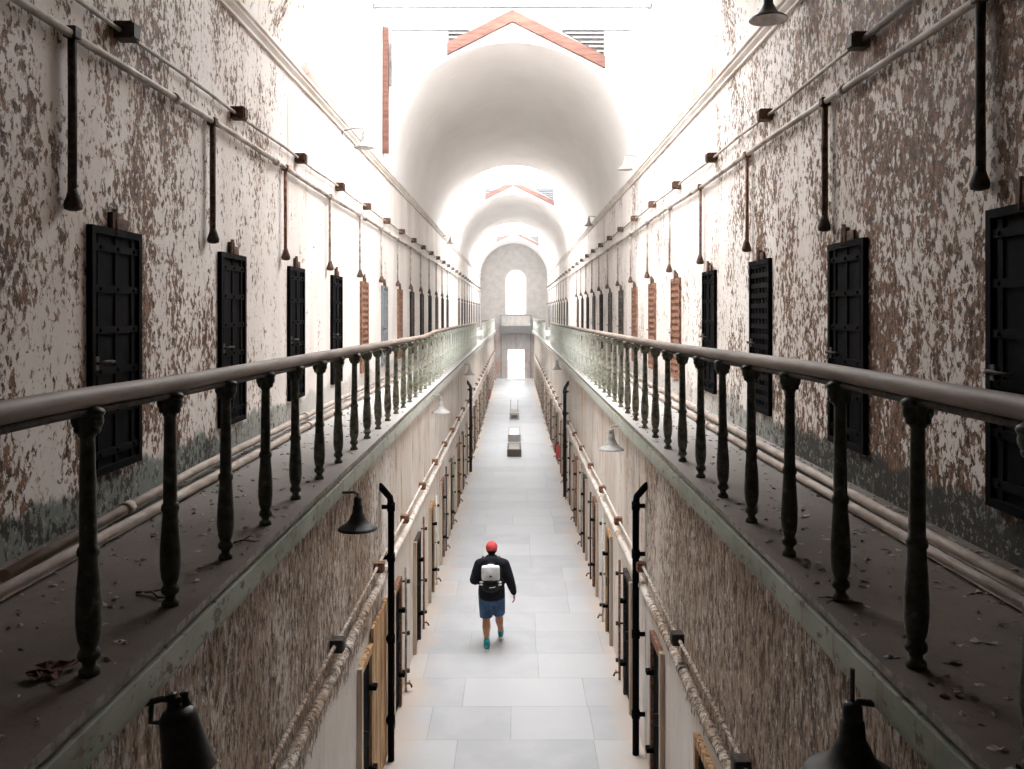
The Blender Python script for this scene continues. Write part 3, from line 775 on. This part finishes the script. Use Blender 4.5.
# ------------------------------------------------------------------ lower wall services
def lower_conduit(side):
    s = 1 if side == 'left' else -1
    x = LXL if side == 'left' else LXR
    z = 2.55 if side == 'left' else 2.36
    p = thing('conduit', 'conduit with square junction boxes along the %s lower wall' % side, 'conduit', (x, 0, z), 0, 'conduits along the lower walls')
    mb = MB(); mb.tube([(s*0.04, 1.0 + 0.9*k, 0.012*math.sin(k*1.3)) for k in range(76)], 0.018, 8); mb.build('conduit_run', M['lower_pipe'], p)
    y0 = 5.25 if side == 'left' else 5.9
    k = 0
    while y0 + 2.32*k < 66:
        mb = MB(); mb.box((s*0.055, y0 + 2.32*k, 0.0), (0.11, 0.12, 0.115), bev=0.008); mb.box((s*0.113, y0 + 2.32*k, 0), (0.01, 0.09, 0.09))
        mb.build('junction_box', M['iron_old'] if k < 2 else M['rust'], p); k += 1
    q = thing('water_pipe', 'thick plastered pipe just below the conduit on the %s lower wall' % side, 'pipe', (x, 0, z - 0.24), 0, 'pipes along the lower walls')
    mb = MB(); mb.tube([(s*0.035, 1.0 + 0.9*k, 0.01*math.sin(k*2.3)) for k in range(76)], 0.05, 10); mb.build('pipe_run', M['lower_pipe'], q)
    for k in range(26):
        mb = MB(); mb.tube([(s*0.035, 3.0 + 2.5*k, 0), (s*0.035, 3.12 + 2.5*k, 0)], 0.058, 10); mb.build('coupling', M['lower_pipe'], q)
for sd in ('left', 'right'): lower_conduit(sd)

def drainpipe(label, side, y, ztop, r):
    s = 1 if side == 'left' else -1
    x = LXL if side == 'left' else LXR
    d = thing('drainpipe', label, 'drainpipe', (x, y, 0), 0, 'black drainpipes on the lower walls')
    mb = MB(); mb.tube([(s*0.005, -0.20, ztop + 0.20), (s*0.045, -0.12, ztop + 0.13), (s*0.105, -0.02, ztop + 0.02), (s*0.115, 0, ztop - 0.07), (s*0.115, 0, 0.0)], r, 12); mb.build('pipe_run', M['iron'], d)
    for z in (0.5, 1.5, 2.5, ztop - 0.1):
        mb = MB(); mb.tube([(s*0.115, 0, z - 0.05), (s*0.115, 0, z + 0.05)], r*1.25, 12); mb.box((s*0.05, 0, z), (0.10, 0.03, 0.05)); mb.build('collar', M['iron'], d)
drainpipe('black drainpipe with an elbow on the left lower wall, nearer the viewer', 'left', 10.45, 3.22, 0.040)
drainpipe('black drainpipe on the left lower wall far beyond the walking person', 'left', 29.5, 2.95, 0.05)
drainpipe('black drainpipe with an elbow on the right lower wall, nearer the viewer', 'right', 10.6, 3.20, 0.042)
drainpipe('black drainpipe on the right lower wall far beyond the walking person', 'right', 25.5, 3.25, 0.05)

# slim riser pipes between the ground floor doors
def riser(side, y, i, h, mat):
    s = 1 if side == 'left' else -1
    x = LXL if side == 'left' else LXR
    d = thing('riser_pipe', 'slim vertical pipe, %s along the %s lower wall counting from the viewer' % (ORD[i], side), 'pipe', (x, y, 0), 0, 'slim risers on the lower walls')
    mb = MB(); mb.tube([(s*0.05, 0, 0.0), (s*0.055, 0, h*0.5), (s*0.05, 0, h)], 0.018, 8); mb.build('pipe_run', mat, d)
    for z in (0.3, 0.85, h - 0.2):
        mb = MB(); mb.tube([(0, 0, z), (s*0.09, 0, z)], 0.014, 6); mb.box((s*0.09, 0, z), (0.04, 0.05, 0.05), bev=0.006); mb.build('clip', M['iron_old'], d)
    mb = MB(); mb.tube([(s*0.05, 0, 0.12), (s*0.12, 0, 0.11), (s*0.14, 0, 0.06)], 0.016, 6); mb.tube([(s*0.10, -0.05, 0.13), (s*0.10, 0.05, 0.13)], 0.01, 6); mb.build('tap', M['rust'], d)
rm = [M['rust'], M['pipe'], M['iron_old'], M['pipe_white']]
for side, ys in (('left', LDL), ('right', LDR)):
    k = 0
    for i, y in enumerate(ys[1 if side == 'left' else 2:18]):
        if min(abs(y + 1.05 - q) for q in (10.45, 29.5, 10.6, 25.5, 29.6)) < 0.5: continue
        riser(side, y + 1.05, k, 1.95 if i % 2 else 1.8, rm[(i*3 + (side == 'left')) % 4]); k += 1

# ------------------------------------------------------------------ lamps
BELL = [(0.030, 0.0), (0.042, -0.01), (0.046, -0.07), (0.060, -0.095), (0.075, -0.13), (0.105, -0.165), (0.150, -0.190), (0.168, -0.205), (0.170, -0.215)]
BELLIN = [(0.166, -0.214), (0.148, -0.192), (0.103, -0.168), (0.07, -0.13), (0.03, -0.10)]
def bell_lamp(label, x, y, z, xw, group, mat, inner=None, scale=1.0, tilt=0.0, arm='gooseneck'):
    """origin at the top of the shade; arm reaches the wall at xw"""
    l = thing('wall_lamp', label, 'lamp', (x, y, z), 0, group)
    dx = xw - x; s = 1 if dx > 0 else -1
    R = Matrix.Rotation(tilt, 3, 'Y')
    mb = MB(); mb.lathe([(r*scale, h*scale) for r, h in BELL], rot=R, seg=28, cap=False); sh = mb.build('lamp_shade', mat, l)
    mb = MB(); mb.lathe([(r*scale, h*scale) for r, h in BELLIN], rot=R, seg=28, cap=False); mb.ell(R @ Vector((0, 0, -0.14*scale)), (0.03*scale, 0.03*scale, 0.045*scale)); mb.build('shade_lining', inner or M['lamp_in'], sh)
    mb = MB(); mb.lathe([(0.02*scale, 0.07), (0.034*scale, 0.05), (0.036*scale, 0.0), (0.03*scale, -0.01)], rot=R, seg=14); mb.build('socket', mat, l)
    mb = MB()
    if arm == 'gooseneck':
        mb.tube([(0, 0, 0.05), (0.0, 0, 0.085), (s*0.03, 0, 0.105), (dx*0.5, 0, 0.10), (dx - s*0.02, 0, 0.06), (dx, 0, 0.05)], 0.013, 8)
    else:
        mb.tube([(0, 0, 0.04), (s*0.02, 0, 0.07), (dx*0.6, 0, 0.05), (dx, 0, 0.02)], 0.016, 8); mb.tube([(0.0, 0, 0.03), (0, 0, 0.20)], 0.010, 8)
    mb.lathe([(0.05, 0), (0.05, 0.015), (0.03, 0.03)], (dx, 0, 0.05), 14, Matrix.Rotation(-s*PI/2, 3, 'Y')); mb.build('arm', mat, l)
    return l
GU = 'bell shaded lamps under the galleries'; GC = 'bell shaded lamps on the cornices'
bell_lamp('black bell lamp under the left gallery before the drainpipe elbow', -1.345, 7.30, 3.86, LXL, GU, M['lamp'])
bell_lamp('pale lamp under the left gallery a little past the nearer drainpipe', -1.32, 15.3, 3.92, LXL, GU, M['lamp_grey'])
bell_lamp('small far bell lamp under the left gallery above a distant drainpipe', -1.32, 25.0, 3.9, LXL, GU, M['lamp_grey'])
bell_lamp('big black bell lamp under the right gallery closest to the viewer', 1.36, 3.42, 3.87, LXR, GU, M['lamp'], scale=1.12, arm='bar')
bell_lamp('grey bell lamp under the right gallery lit beside the stained wall', 1.35, 11.8, 3.83, LXR, GU, M['lamp_grey'], scale=1.05)
bell_lamp('small far bell lamp under the right gallery', 1.34, 26.7, 3.94, LXR, GU, M['lamp_grey'])
bell_lamp('dark bell lamp on the right cornice nearest the viewer', 2.42, 8.1, 8.52, XR, GC, M['lamp'], scale=1.05)
bell_lamp('grey lamp on the left cornice beside the first skylight', -2.42, 13.7, 8.38, XL, GC, M['lamp_grey'])
bell_lamp('pale lamp on the right cornice beside the vault mouth', 2.40, 18.4, 8.82, XR, GC, M['lamp_grey'])
bell_lamp('dark far lamp on the left cornice inside the second vault', -2.45, 32.6, 8.38, XL, GC, M['lamp_grey'])
bell_lamp('dark far lamp on the right cornice inside the second vault', 2.42, 27.6, 8.55, XR, GC, M['lamp_grey'])
# the tilted old canister lamp at lower left
l = thing('wall_lamp', 'tilted black canister lamp hanging under the left gallery closest to the viewer', 'lamp', (-1.375, 3.46, 3.895), 0, GU)
R = Matrix.Rotation(-0.20, 3, 'Y')
mb = MB(); mb.lathe([(0.02, 0.0), (0.055, -0.005), (0.074, -0.03), (0.080, -0.08), (0.090, -0.17), (0.100, -0.23), (0.108, -0.25), (0.112, -0.255), (0.104, -0.262), (0.09, -0.22), (0.05, -0.1)], rot=R, seg=28, cap=False); can = mb.build('lamp_shade', M['lamp'], l)
for k in range(7):
    a = 2*PI*k/7 + 0.3; mb = MB(); mb.ell(R @ Vector((0.108*math.cos(a), 0.108*math.sin(a), -0.262)), (0.010, 0.010, 0.008), None, 8, 6); mb.build('amber_stud', M['amber'], can)
mb = MB(); mb.lathe([(0.032, -0.01), (0.018, 0.03), (0.026, 0.055), (0.010, 0.06)], (-0.012, 0, 0), seg=14, rot=R); mb.lathe([(0.026, -0.01), (0.012, 0.035), (0.020, 0.06), (0.006, 0.064)], (0.035, 0.02, -0.004), 14, R); mb.build('socket', M['lamp'], l)
mb = MB(); mb.tube([(0.02, 0, 0.03), (-0.06, 0, 0.035), (-0.15, 0, 0.01), (-0.255, 0, -0.03)], 0.013, 8)
mb.tube([(-0.10, 0, 0.02), (-0.105, 0, -0.06), (-0.06, 0, -0.06)], 0.011, 8); mb.build('arm', M['lamp'], l)

# ------------------------------------------------------------------ things on the floor and the walls further down
def plinth(label, x, y, w, L, h, mats, posts=False):
    p = thing('floor_plinth', label, 'plinth', (x, y, 0), 0, 'low plinths down the middle of the floor')
    mb = MB(); t = 0.07
    for s in (-1, 1): mb.box((s*(w/2 - t/2), L/2, h/2), (t, L, h), bev=0.008)
    mb.box((0, t/2, h/2), (w - 2*t, t, h), bev=0.008); mb.box((0, L - t/2, h/2), (w - 2*t, t, h), bev=0.008)
    mb.box((0, L/2, 0.02), (w - 2*t, L - 2*t, 0.04)); mb.build('frame', mats[0], p)
    mb = MB(); mb.box((0, L/2, h - 0.03), (w - 2*t, L - 2*t, 0.04), bev=0.01); mb.build('top_panel', mats[1], p)
    if posts:
        for s in (-1, 1):
            mb = MB(); mb.tube([(s*0.19, L*0.5, h - 0.02), (s*0.19, L*0.5, h + 0.62)], 0.014, 8); mb.build('upright', M['steel'], p)
        mb = MB(); mb.box((0, -0.012, h*0.45), (w*0.62, 0.02, h*0.5)); mb.build('dark_panel', M['iron_old'], p)
    return p
plinth('brown framed low plinth with white top, nearest of the row on the floor', 0.0, 32.6, 0.54, 1.7, 0.28, (mottled('plinth_wood', (0.085, 0.062, 0.045), (0.15, 0.115, 0.088), 9, 0.7, 0.2), M['endwall']))
plinth('pale low plinth with white top standing in the middle of the row', 0.0, 36.4, 0.54, 2.4, 0.30, (M['grey'], M['white']))
plinth('grey low plinth with dark front and two thin uprights, farthest of the row', 0.0, 44.0, 0.50, 1.7, 0.34, (M['grey'], M['grey']), True)

def extinguisher(label, x, y, z, s):
    e = thing('fire_extinguisher', label, 'fire extinguisher', (x, y, z), 0, 'red fire extinguishers on the lower walls')
    mb = MB(); mb.lathe([(0.02, 0), (0.075, 0.005), (0.08, 0.03), (0.08, 0.36), (0.07, 0.42), (0.03, 0.46), (0.028, 0.50)], (s*0.10, 0, 0), 18); mb.build('cylinder_body', M['red'], e)
    mb = MB(); mb.box((s*0.10, 0, 0.53), (0.05, 0.05, 0.06), bev=0.008); mb.box((s*0.15, 0, 0.565), (0.12, 0.025, 0.018)); mb.build('valve', M['iron'], e)
    mb = MB(); mb.tube([(s*0.12, 0.02, 0.53), (s*0.19, 0.04, 0.48), (s*0.20, 0.04, 0.30), (s*0.19, 0.03, 0.18)], 0.012, 8); mb.build('hose', M['iron'], e)
    mb = MB(); mb.box((s*0.012, 0, 0.25), (0.024, 0.12, 0.32)); mb.build('bracket', M['iron_old'], e)
extinguisher('red fire extinguisher on the right lower wall past the plinths', LXR, 29.6, 0.45, -1)
extinguisher('red fire extinguisher far down on the left lower wall', LXL, 51.5, 0.30, 1)

# ------------------------------------------------------------------ the walking person
def skin_to_mesh(mb, name, mat, voxel, smooth=4, parent=None):
    """fuse overlapping rounded shapes into one continuous surface"""
    o = bpy.data.objects.new(name, mb.mesh(name, mat)); COL.objects.link(o)
    r = o.modifiers.new('r', 'REMESH'); r.mode = 'VOXEL'; r.voxel_size = voxel; r.use_smooth_shade = True
    if smooth:
        sm = o.modifiers.new('s', 'SMOOTH'); sm.iterations = smooth; sm.factor = 0.5
    dg = bpy.context.evaluated_depsgraph_get(); dg.update()
    me = bpy.data.meshes.new_from_object(o.evaluated_get(dg)); me.name = name
    o.modifiers.clear(); o.data = me
    if not me.materials: me.materials.append(mat)
    for p in me.polygons: p.use_smooth = True
    if parent is not None: o.parent = parent
    return o
def limb(mb, pts, rad, seg=14):
    # capsule chain with rounded ends and in-between samples
    P = [Vector(p) for p in pts]
    mb.tube(P, rad, seg)
    for p, r in zip(P, rad): mb.ell(p, (r, r, r), None, seg, 8)

px, py = -0.375, 14.02
skin = mottled('skin', (0.42, 0.20, 0.125), (0.48, 0.24, 0.155), 12, 0.6, 0.3, bump=0)
t = NT('navy_jacket', 0.85, 0.15); M_jacket = t.done(t.mix(t.ramp(t.noise(9, 4, 0.6), 0.35, 0.65), (0.010, 0.011, 0.016), (0.020, 0.021, 0.028)))
t = NT('blue_denim', 0.85, 0.15); wv = t.noise(60, 2, 0.5, (1, 1, 0.3)); M_denim = t.done(t.mix(t.ramp(t.noise(5, 4, 0.6), 0.35, 0.65), (0.035, 0.075, 0.15), (0.075, 0.135, 0.235)), t.bump(wv, 0.2, 0.004))
M_cap = mottled('red_cap_cloth', (0.55, 0.06, 0.06), (0.66, 0.10, 0.10), 15, 0.8, 0.15, bump=0.1)
M_hair = mottled('dark_hair', (0.010, 0.008, 0.007), (0.022, 0.017, 0.014), 40, 0.6, 0.3)
M_teal = mottled('teal_shoe', (0.02, 0.20, 0.22), (0.04, 0.30, 0.31), 20, 0.7, 0.2, bump=0.1)
M_sole = mottled('white_sole', (0.75, 0.75, 0.74), (0.65, 0.65, 0.64), 20, 0.6, 0.2, bump=0.1)
M_packw = mottled('white_pack_cloth', (0.72, 0.73, 0.75), (0.60, 0.61, 0.63), 9, 0.7, 0.2, bump=0.2)
M_packb = mottled('black_pack_cloth', (0.010, 0.010, 0.011), (0.022, 0.022, 0.024), 12, 0.75, 0.2, bump=0.2)

person = thing('person', 'person in red cap, dark jacket and denim shorts walking away down the hall', 'person', (px, py, 0))
# joints (x across, y forward = away from the camera)
HIPL, HIPR = (-0.10, 0.0, 0.86), (0.10, 0.03, 0.86)
KNEL, ANKL = (-0.085, -0.01, 0.47), (-0.075, -0.13, 0.10)
KNER, ANKR = (0.115, 0.17, 0.475), (0.145, 0.33, 0.13)
SHL, SHR = (-0.195, 0.03, 1.345), (0.205, 0.03, 1.345)
ELL, WRL = (-0.285, 0.02, 1.10), (-0.25, 0.23, 1.00)
ELR, WRR = (0.305, 0.0, 1.09), (0.37, 0.07, 0.86)
mb = MB()
mb.ell((0, 0.03, 0.93), (0.19, 0.145, 0.15)); mb.ell((0, 0.04, 1.10), (0.185, 0.145, 0.17)); mb.ell((0, 0.04, 1.27), (0.19, 0.13, 0.16))
limb(mb, [SHL, (0, 0.04, 1.40), SHR], [0.075, 0.085, 0.075])
limb(mb, [(0, 0.045, 1.38), (0.0, 0.055, 1.50)], [0.068, 0.060])
# head: skull, jaw, nose, ears (face looks away from the viewer)
mb.ell((0.0, 0.065, 1.605), (0.077, 0.095, 0.105)); mb.ell((0.0, 0.105, 1.545), (0.055, 0.062, 0.062)); mb.ell((0.0, 0.165, 1.575), (0.013, 0.020, 0.022))
for s in (-1, 1): mb.ell((s*0.080, 0.06, 1.585), (0.012, 0.022, 0.034)); mb.ell((s*0.03, 0.148, 1.612), (0.014, 0.012, 0.011)); mb.ell((s*0.018, 0.155, 1.535), (0.02, 0.012, 0.008))
for (h, k, a) in ((HIPL, KNEL, ANKL), (HIPR, KNER, ANKR)):
    h, k, a = Vector(h), Vector(k), Vector(a)
    limb(mb, [h, h.lerp(k, .5), k], [0.105, 0.090, 0.066])
    calf = k.lerp(a, 0.32) + Vector((0, -0.02, 0))
    limb(mb, [k, calf, k.lerp(a, 0.7), a], [0.062, 0.070, 0.048, 0.040])
    f = a + Vector((0, 0.06, -0.055)); mb.ell(f, (0.040, 0.115, 0.035))
for (s_, e, w_) in ((SHL, ELL, WRL), (SHR, ELR, WRR)):
    s_, e, w_ = Vector(s_), Vector(e), Vector(w_)
    limb(mb, [s_, s_.lerp(e, .5), e], [0.068, 0.060, 0.050]); limb(mb, [e, e.lerp(w_, .35), w_], [0.049, 0.047, 0.031])
def hand(mb, w, down, palm_n, side):
    """w wrist; down finger direction; palm_n palm normal; side towards the thumb"""
    w, down, palm_n, side = Vector(w), Vector(down).normalized(), Vector(palm_n).normalized(), Vector(side).normalized()
    for q in range(4):
        c = (q - 1.5)*-0.019
        base = w + down*0.085 + side*c
        limb(mb, [w + down*0.01 + side*c*0.5, base], [0.018, 0.013], 8)
        L = (0.066, 0.076, 0.072, 0.056)[q]
        k1 = base + down*L*0.5 + palm_n*0.008; k2 = base + down*L*0.82 + palm_n*0.026; tip = base + down*L*0.98 + palm_n*0.045
        limb(mb, [base, k1, k2, tip], [0.0105, 0.0098, 0.009, 0.0075], 8)
    limb(mb, [w + down*0.022 + side*0.022, w + down*0.055 + side*0.048 + palm_n*0.012, w + down*0.085 + side*0.053 + palm_n*0.024, w + down*0.105 + side*0.05 + palm_n*0.034], [0.017, 0.013, 0.0115, 0.0085], 8)
hand(mb, WRR, (0.12, 0.12, -1), (-1, 0.1, -0.1), (0.1, 1, 0.1))
hand(mb, WRL, (0.45, 0.85, 0.05), (0.3, -0.1, -1), (0.8, -0.5, 0.2))
body = skin_to_mesh(mb, 'body', skin, 0.0075, 3, person)

mb = MB()   # jacket
mb.ell((0, 0.03, 0.93), (0.225, 0.185, 0.15)); mb.ell((0, 0.04, 1.08), (0.232, 0.185, 0.18)); mb.ell((0, 0.04, 1.26), (0.225, 0.165, 0.17))
mb.lathe([(0.205, 0.80), (0.222, 0.83), (0.222, 0.90), (0.215, 1.0)], (0, 0.03, 0), 24)
limb(mb, [SHL, (0, 0.03, 1.405), SHR], [0.098, 0.105, 0.098])
for (s_, e, w_) in ((SHL, ELL, WRL), (SHR, ELR, WRR)):
    s_, e, w_ = Vector(s_), Vector(e), Vector(w_)
    limb(mb, [s_, s_.lerp(e, .5), e], [0.098, 0.092, 0.080]); limb(mb, [e, e.lerp(w_, .5), e.lerp(w_, .9)], [0.078, 0.070, 0.052])
jk = skin_to_mesh(mb, 'jacket', M_jacket, 0.012, 3, person)
mb = MB()   # hood bunched behind the neck
mb.ell((0, -0.075, 1.44), (0.14, 0.085, 0.075)); mb.ell((0.0, 0.03, 1.47), (0.105, 0.10, 0.05)); mb.ell((-0.07, -0.05, 1.44), (0.06, 0.06, 0.06)); mb.ell((0.075, -0.05, 1.44), (0.06, 0.06, 0.06)); mb.ell((-0.02, -0.13, 1.39), (0.085, 0.06, 0.07)); mb.ell((-0.035, -0.18, 1.34), (0.065, 0.075, 0.07)); mb.ell((-0.04, -0.235, 1.30), (0.035, 0.03, 0.05))
skin_to_mesh(mb, 'hood', M_jacket, 0.012, 2, jk)
mb = MB()   # shorts
mb.ell((0, 0.02, 0.83), (0.205, 0.165, 0.13))
for (h, k) in ((HIPL, KNEL), (HIPR, KNER)):
    h, k = Vector(h), Vector(k); e = h.lerp(k, 0.93)
    mb.tube([h + Vector((0, 0, 0.02)), h.lerp(k, .5), e], [0.122, 0.116, 0.108], 18)
sh = skin_to_mesh(mb, 'shorts', M_denim, 0.011, 2, person)
for s in (-1, 1):
    mb = MB(); mb.box((s*0.095, -0.137 + (0.012 if s > 0 else 0), 0.775), (0.10, 0.012, 0.10), Matrix.Rotation(0.12, 3, 'X'), bev=0.004); mb.build('pocket', M_denim, sh)
# cap with its peak forward, hair below it
mb = MB(); mb.ell((0.0, 0.062, 1.630), (0.099, 0.116, 0.096)); cp = skin_to_mesh(mb, 'cap', M_cap, 0.01, 1, person)
mb = MB(); mb.ell((0.015, 0.175, 1.622), (0.075, 0.075, 0.010), Matrix.Rotation(-0.15, 3, 'X')); mb.build('cap_peak', M_cap, cp)
mb = MB(); mb.ell((0, 0.062, 1.728), (0.010, 0.010, 0.007)); mb.build('cap_button', M_cap, cp)
mb = MB(); mb.ell((0, 0.035, 1.572), (0.079, 0.075, 0.062)); mb.ell((0, 0.0, 1.54), (0.055, 0.035, 0.045)); skin_to_mesh(mb, 'hair', M_hair, 0.01, 1, person)
# socks and shoes
for (a, pitch) in ((Vector(ANKL), 0.0), (Vector(ANKR), 0.0)):
    lift = a.z - 0.10
    mb = MB(); limb(mb, [a + Vector((0, 0, 0.055)), a + Vector((0, 0.0, -0.01))], [0.050, 0.053]); skin_to_mesh(mb, 'sock', M_teal, 0.009, 1, person)
    mb = MB(); R = Matrix.Rotation(-0.25 if lift > 0.02 else 0.0, 3, 'X')
    mb.ell(a + Vector((0, 0.0, -0.045)), (0.048, 0.065, 0.052)); mb.ell(a + R @ Vector((0, 0.085, -0.058)), (0.050, 0.10, 0.036)); mb.ell(a + R @ Vector((0, 0.15, -0.062)), (0.048, 0.055, 0.030))
    s = skin_to_mesh(mb, 'shoe', M_teal, 0.009, 1, person)
    mb = MB(); c = a + Vector((0, 0.07, -0.086))
    mb.ell(a + R @ Vector((0, 0.055, -0.085)), (0.055, 0.150, 0.020)); mb.build('sole', M_sole, s)

# backpack worn on the back
bp = thing('backpack', 'white and black backpack worn by the walking person', 'backpack', (px - 0.01, py - 0.135, 1.02))
mb = MB(); mb.ell((0, -0.045, 0.20), (0.155, 0.10, 0.20)); mb.ell((0, -0.06, 0.06), (0.160, 0.115, 0.12)); mb.ell((0, -0.02, 0.30), (0.13, 0.08, 0.09)); skin_to_mesh(mb, 'pack_body', M_packb, 0.011, 3, bp)
mb = MB(); mb.ell((0, -0.075, 0.265), (0.145, 0.095, 0.14)); mb.box((0, -0.085, 0.265), (0.30, 0.13, 0.235), bev=0.05)
wp = skin_to_mesh(mb, 'white_flap', M_packw, 0.010, 3, bp)
mb = MB(); mb.ell((0.0, -0.168, 0.235), (0.018, 0.006, 0.014)); mb.ell((0.012, -0.168, 0.225), (0.010, 0.006, 0.010)); mb.build('emblem', M_packb, wp)
mb = MB(); mb.tube([(-0.145, -0.10, 0.155), (-0.07, -0.158, 0.140), (0.0, -0.170, 0.145), (0.07, -0.158, 0.150), (0.145, -0.10, 0.165)], 0.011, 8); mb.build('compression_strap', M_packb, bp)
for s in (-1, 1):
    for z in (0.125, 0.085):
        mb = MB(); mb.box((s*0.146, -0.115, z), (0.05, 0.05, 0.018), Matrix.Rotation(s*0.7, 3, 'Z'), bev=0.004); mb.build('reflective_stripe', M_packw, bp)
mb = MB(); mb.tube([(-0.02, -0.172, 0.05), (0.03, -0.175, 0.055), (0.08, -0.160, 0.06)], 0.005, 6); mb.build('zip_pull', M_packw, bp)
for s in (-1, 1):
    mb = MB(); mb.tube([(s*0.10, 0.00, 0.36), (s*0.125, 0.06, 0.435), (s*0.130, 0.17, 0.455), (s*0.135, 0.30, 0.38), (s*0.15, 0.335, 0.22)], 0.022, 10, flat=0.5); mb.build('shoulder_strap', M_packb, bp)
mb = MB(); mb.tube([(-0.03, -0.02, 0.375), (-0.02, -0.035, 0.41), (0.02, -0.035, 0.41), (0.03, -0.02, 0.375)], 0.009, 8); mb.build('carry_loop', M_packb, bp)

# added scattering volume imitating lens bloom beyond the walking person
hm = bpy.data.materials.new('bloom_volume'); hm.use_nodes = True; nt = hm.node_tree; nt.nodes.clear()
ho = nt.nodes.new('ShaderNodeOutputMaterial'); hv = nt.nodes.new('ShaderNodeVolumeScatter'); nt.links.new(hv.outputs[0], ho.inputs['Volume'])
hv.inputs['Color'].default_value = (1, 0.99, 0.98, 1); hv.inputs['Density'].default_value = 0.0045; hv.inputs['Anisotropy'].default_value = 0.2
mb = MB(); mb.box(((XL+XR)/2, (15.5+Y1)/2, 6.6), (XR - XL + 0.2, Y1 - 15.5 + 0.2, 13.3))
tag(mb.build('bloom_volume', hm), 'added scattering volume imitating lens bloom in the far hall', 'bloom_volume', kind='stuff')

# ------------------------------------------------------------------ daylight
wd = bpy.data.worlds.new('overcast_sky'); scene.world = wd; wd.use_nodes = True
bg = wd.node_tree.nodes['Background']
bg.inputs['Color'].default_value = (0.97, 0.985, 1.0, 1); bg.inputs['Strength'].default_value = 19.0
def portal(name, loc, rot, sx, sy):
    L = bpy.data.lights.new(name, 'AREA'); L.shape = 'RECTANGLE'; L.size = sx; L.size_y = sy
    L.cycles.is_portal = True
    o = bpy.data.objects.new(name, L); COL.objects.link(o); o.location = loc; o.rotation_euler = rot
for a, b in LIGHTS:
    portal('skylight_portal', (VC, (a+b)/2, EAVE + 0.06), (0, 0, 0), 2*VR, b-a)
portal('window_portal', (EX, Y1 + 0.4, 7.2), (-PI/2, 0, 0), 1.5, 3.7)
portal('doorway_portal', (0.15, Y1 + 0.5, 1.3), (-PI/2, 0, 0), 1.5, 2.5)

# ------------------------------------------------------------------ camera
cam = bpy.data.cameras.new('camera'); co = bpy.data.objects.new('camera', cam); COL.objects.link(co)
co.location = (0, 0, CAM_Z); co.rotation_euler = (PI/2, 0, 0)
cam.sensor_width = 36; cam.lens = 850/1024*36
cam.shift_x = -2.3/1024; cam.shift_y = -71.2/1024
cam.clip_start = 0.05; cam.clip_end = 500
scene.camera = co
vs = scene.view_settings
scene.display_settings.display_device = 'sRGB'
vs.view_transform = 'Standard'; vs.look = 'None'; vs.gamma = 1.0; vs.exposure = 0.0; vs.use_curve_mapping = False
scene.cycles.use_denoising = True
scene.cycles.max_bounces = 10; scene.cycles.diffuse_bounces = 6
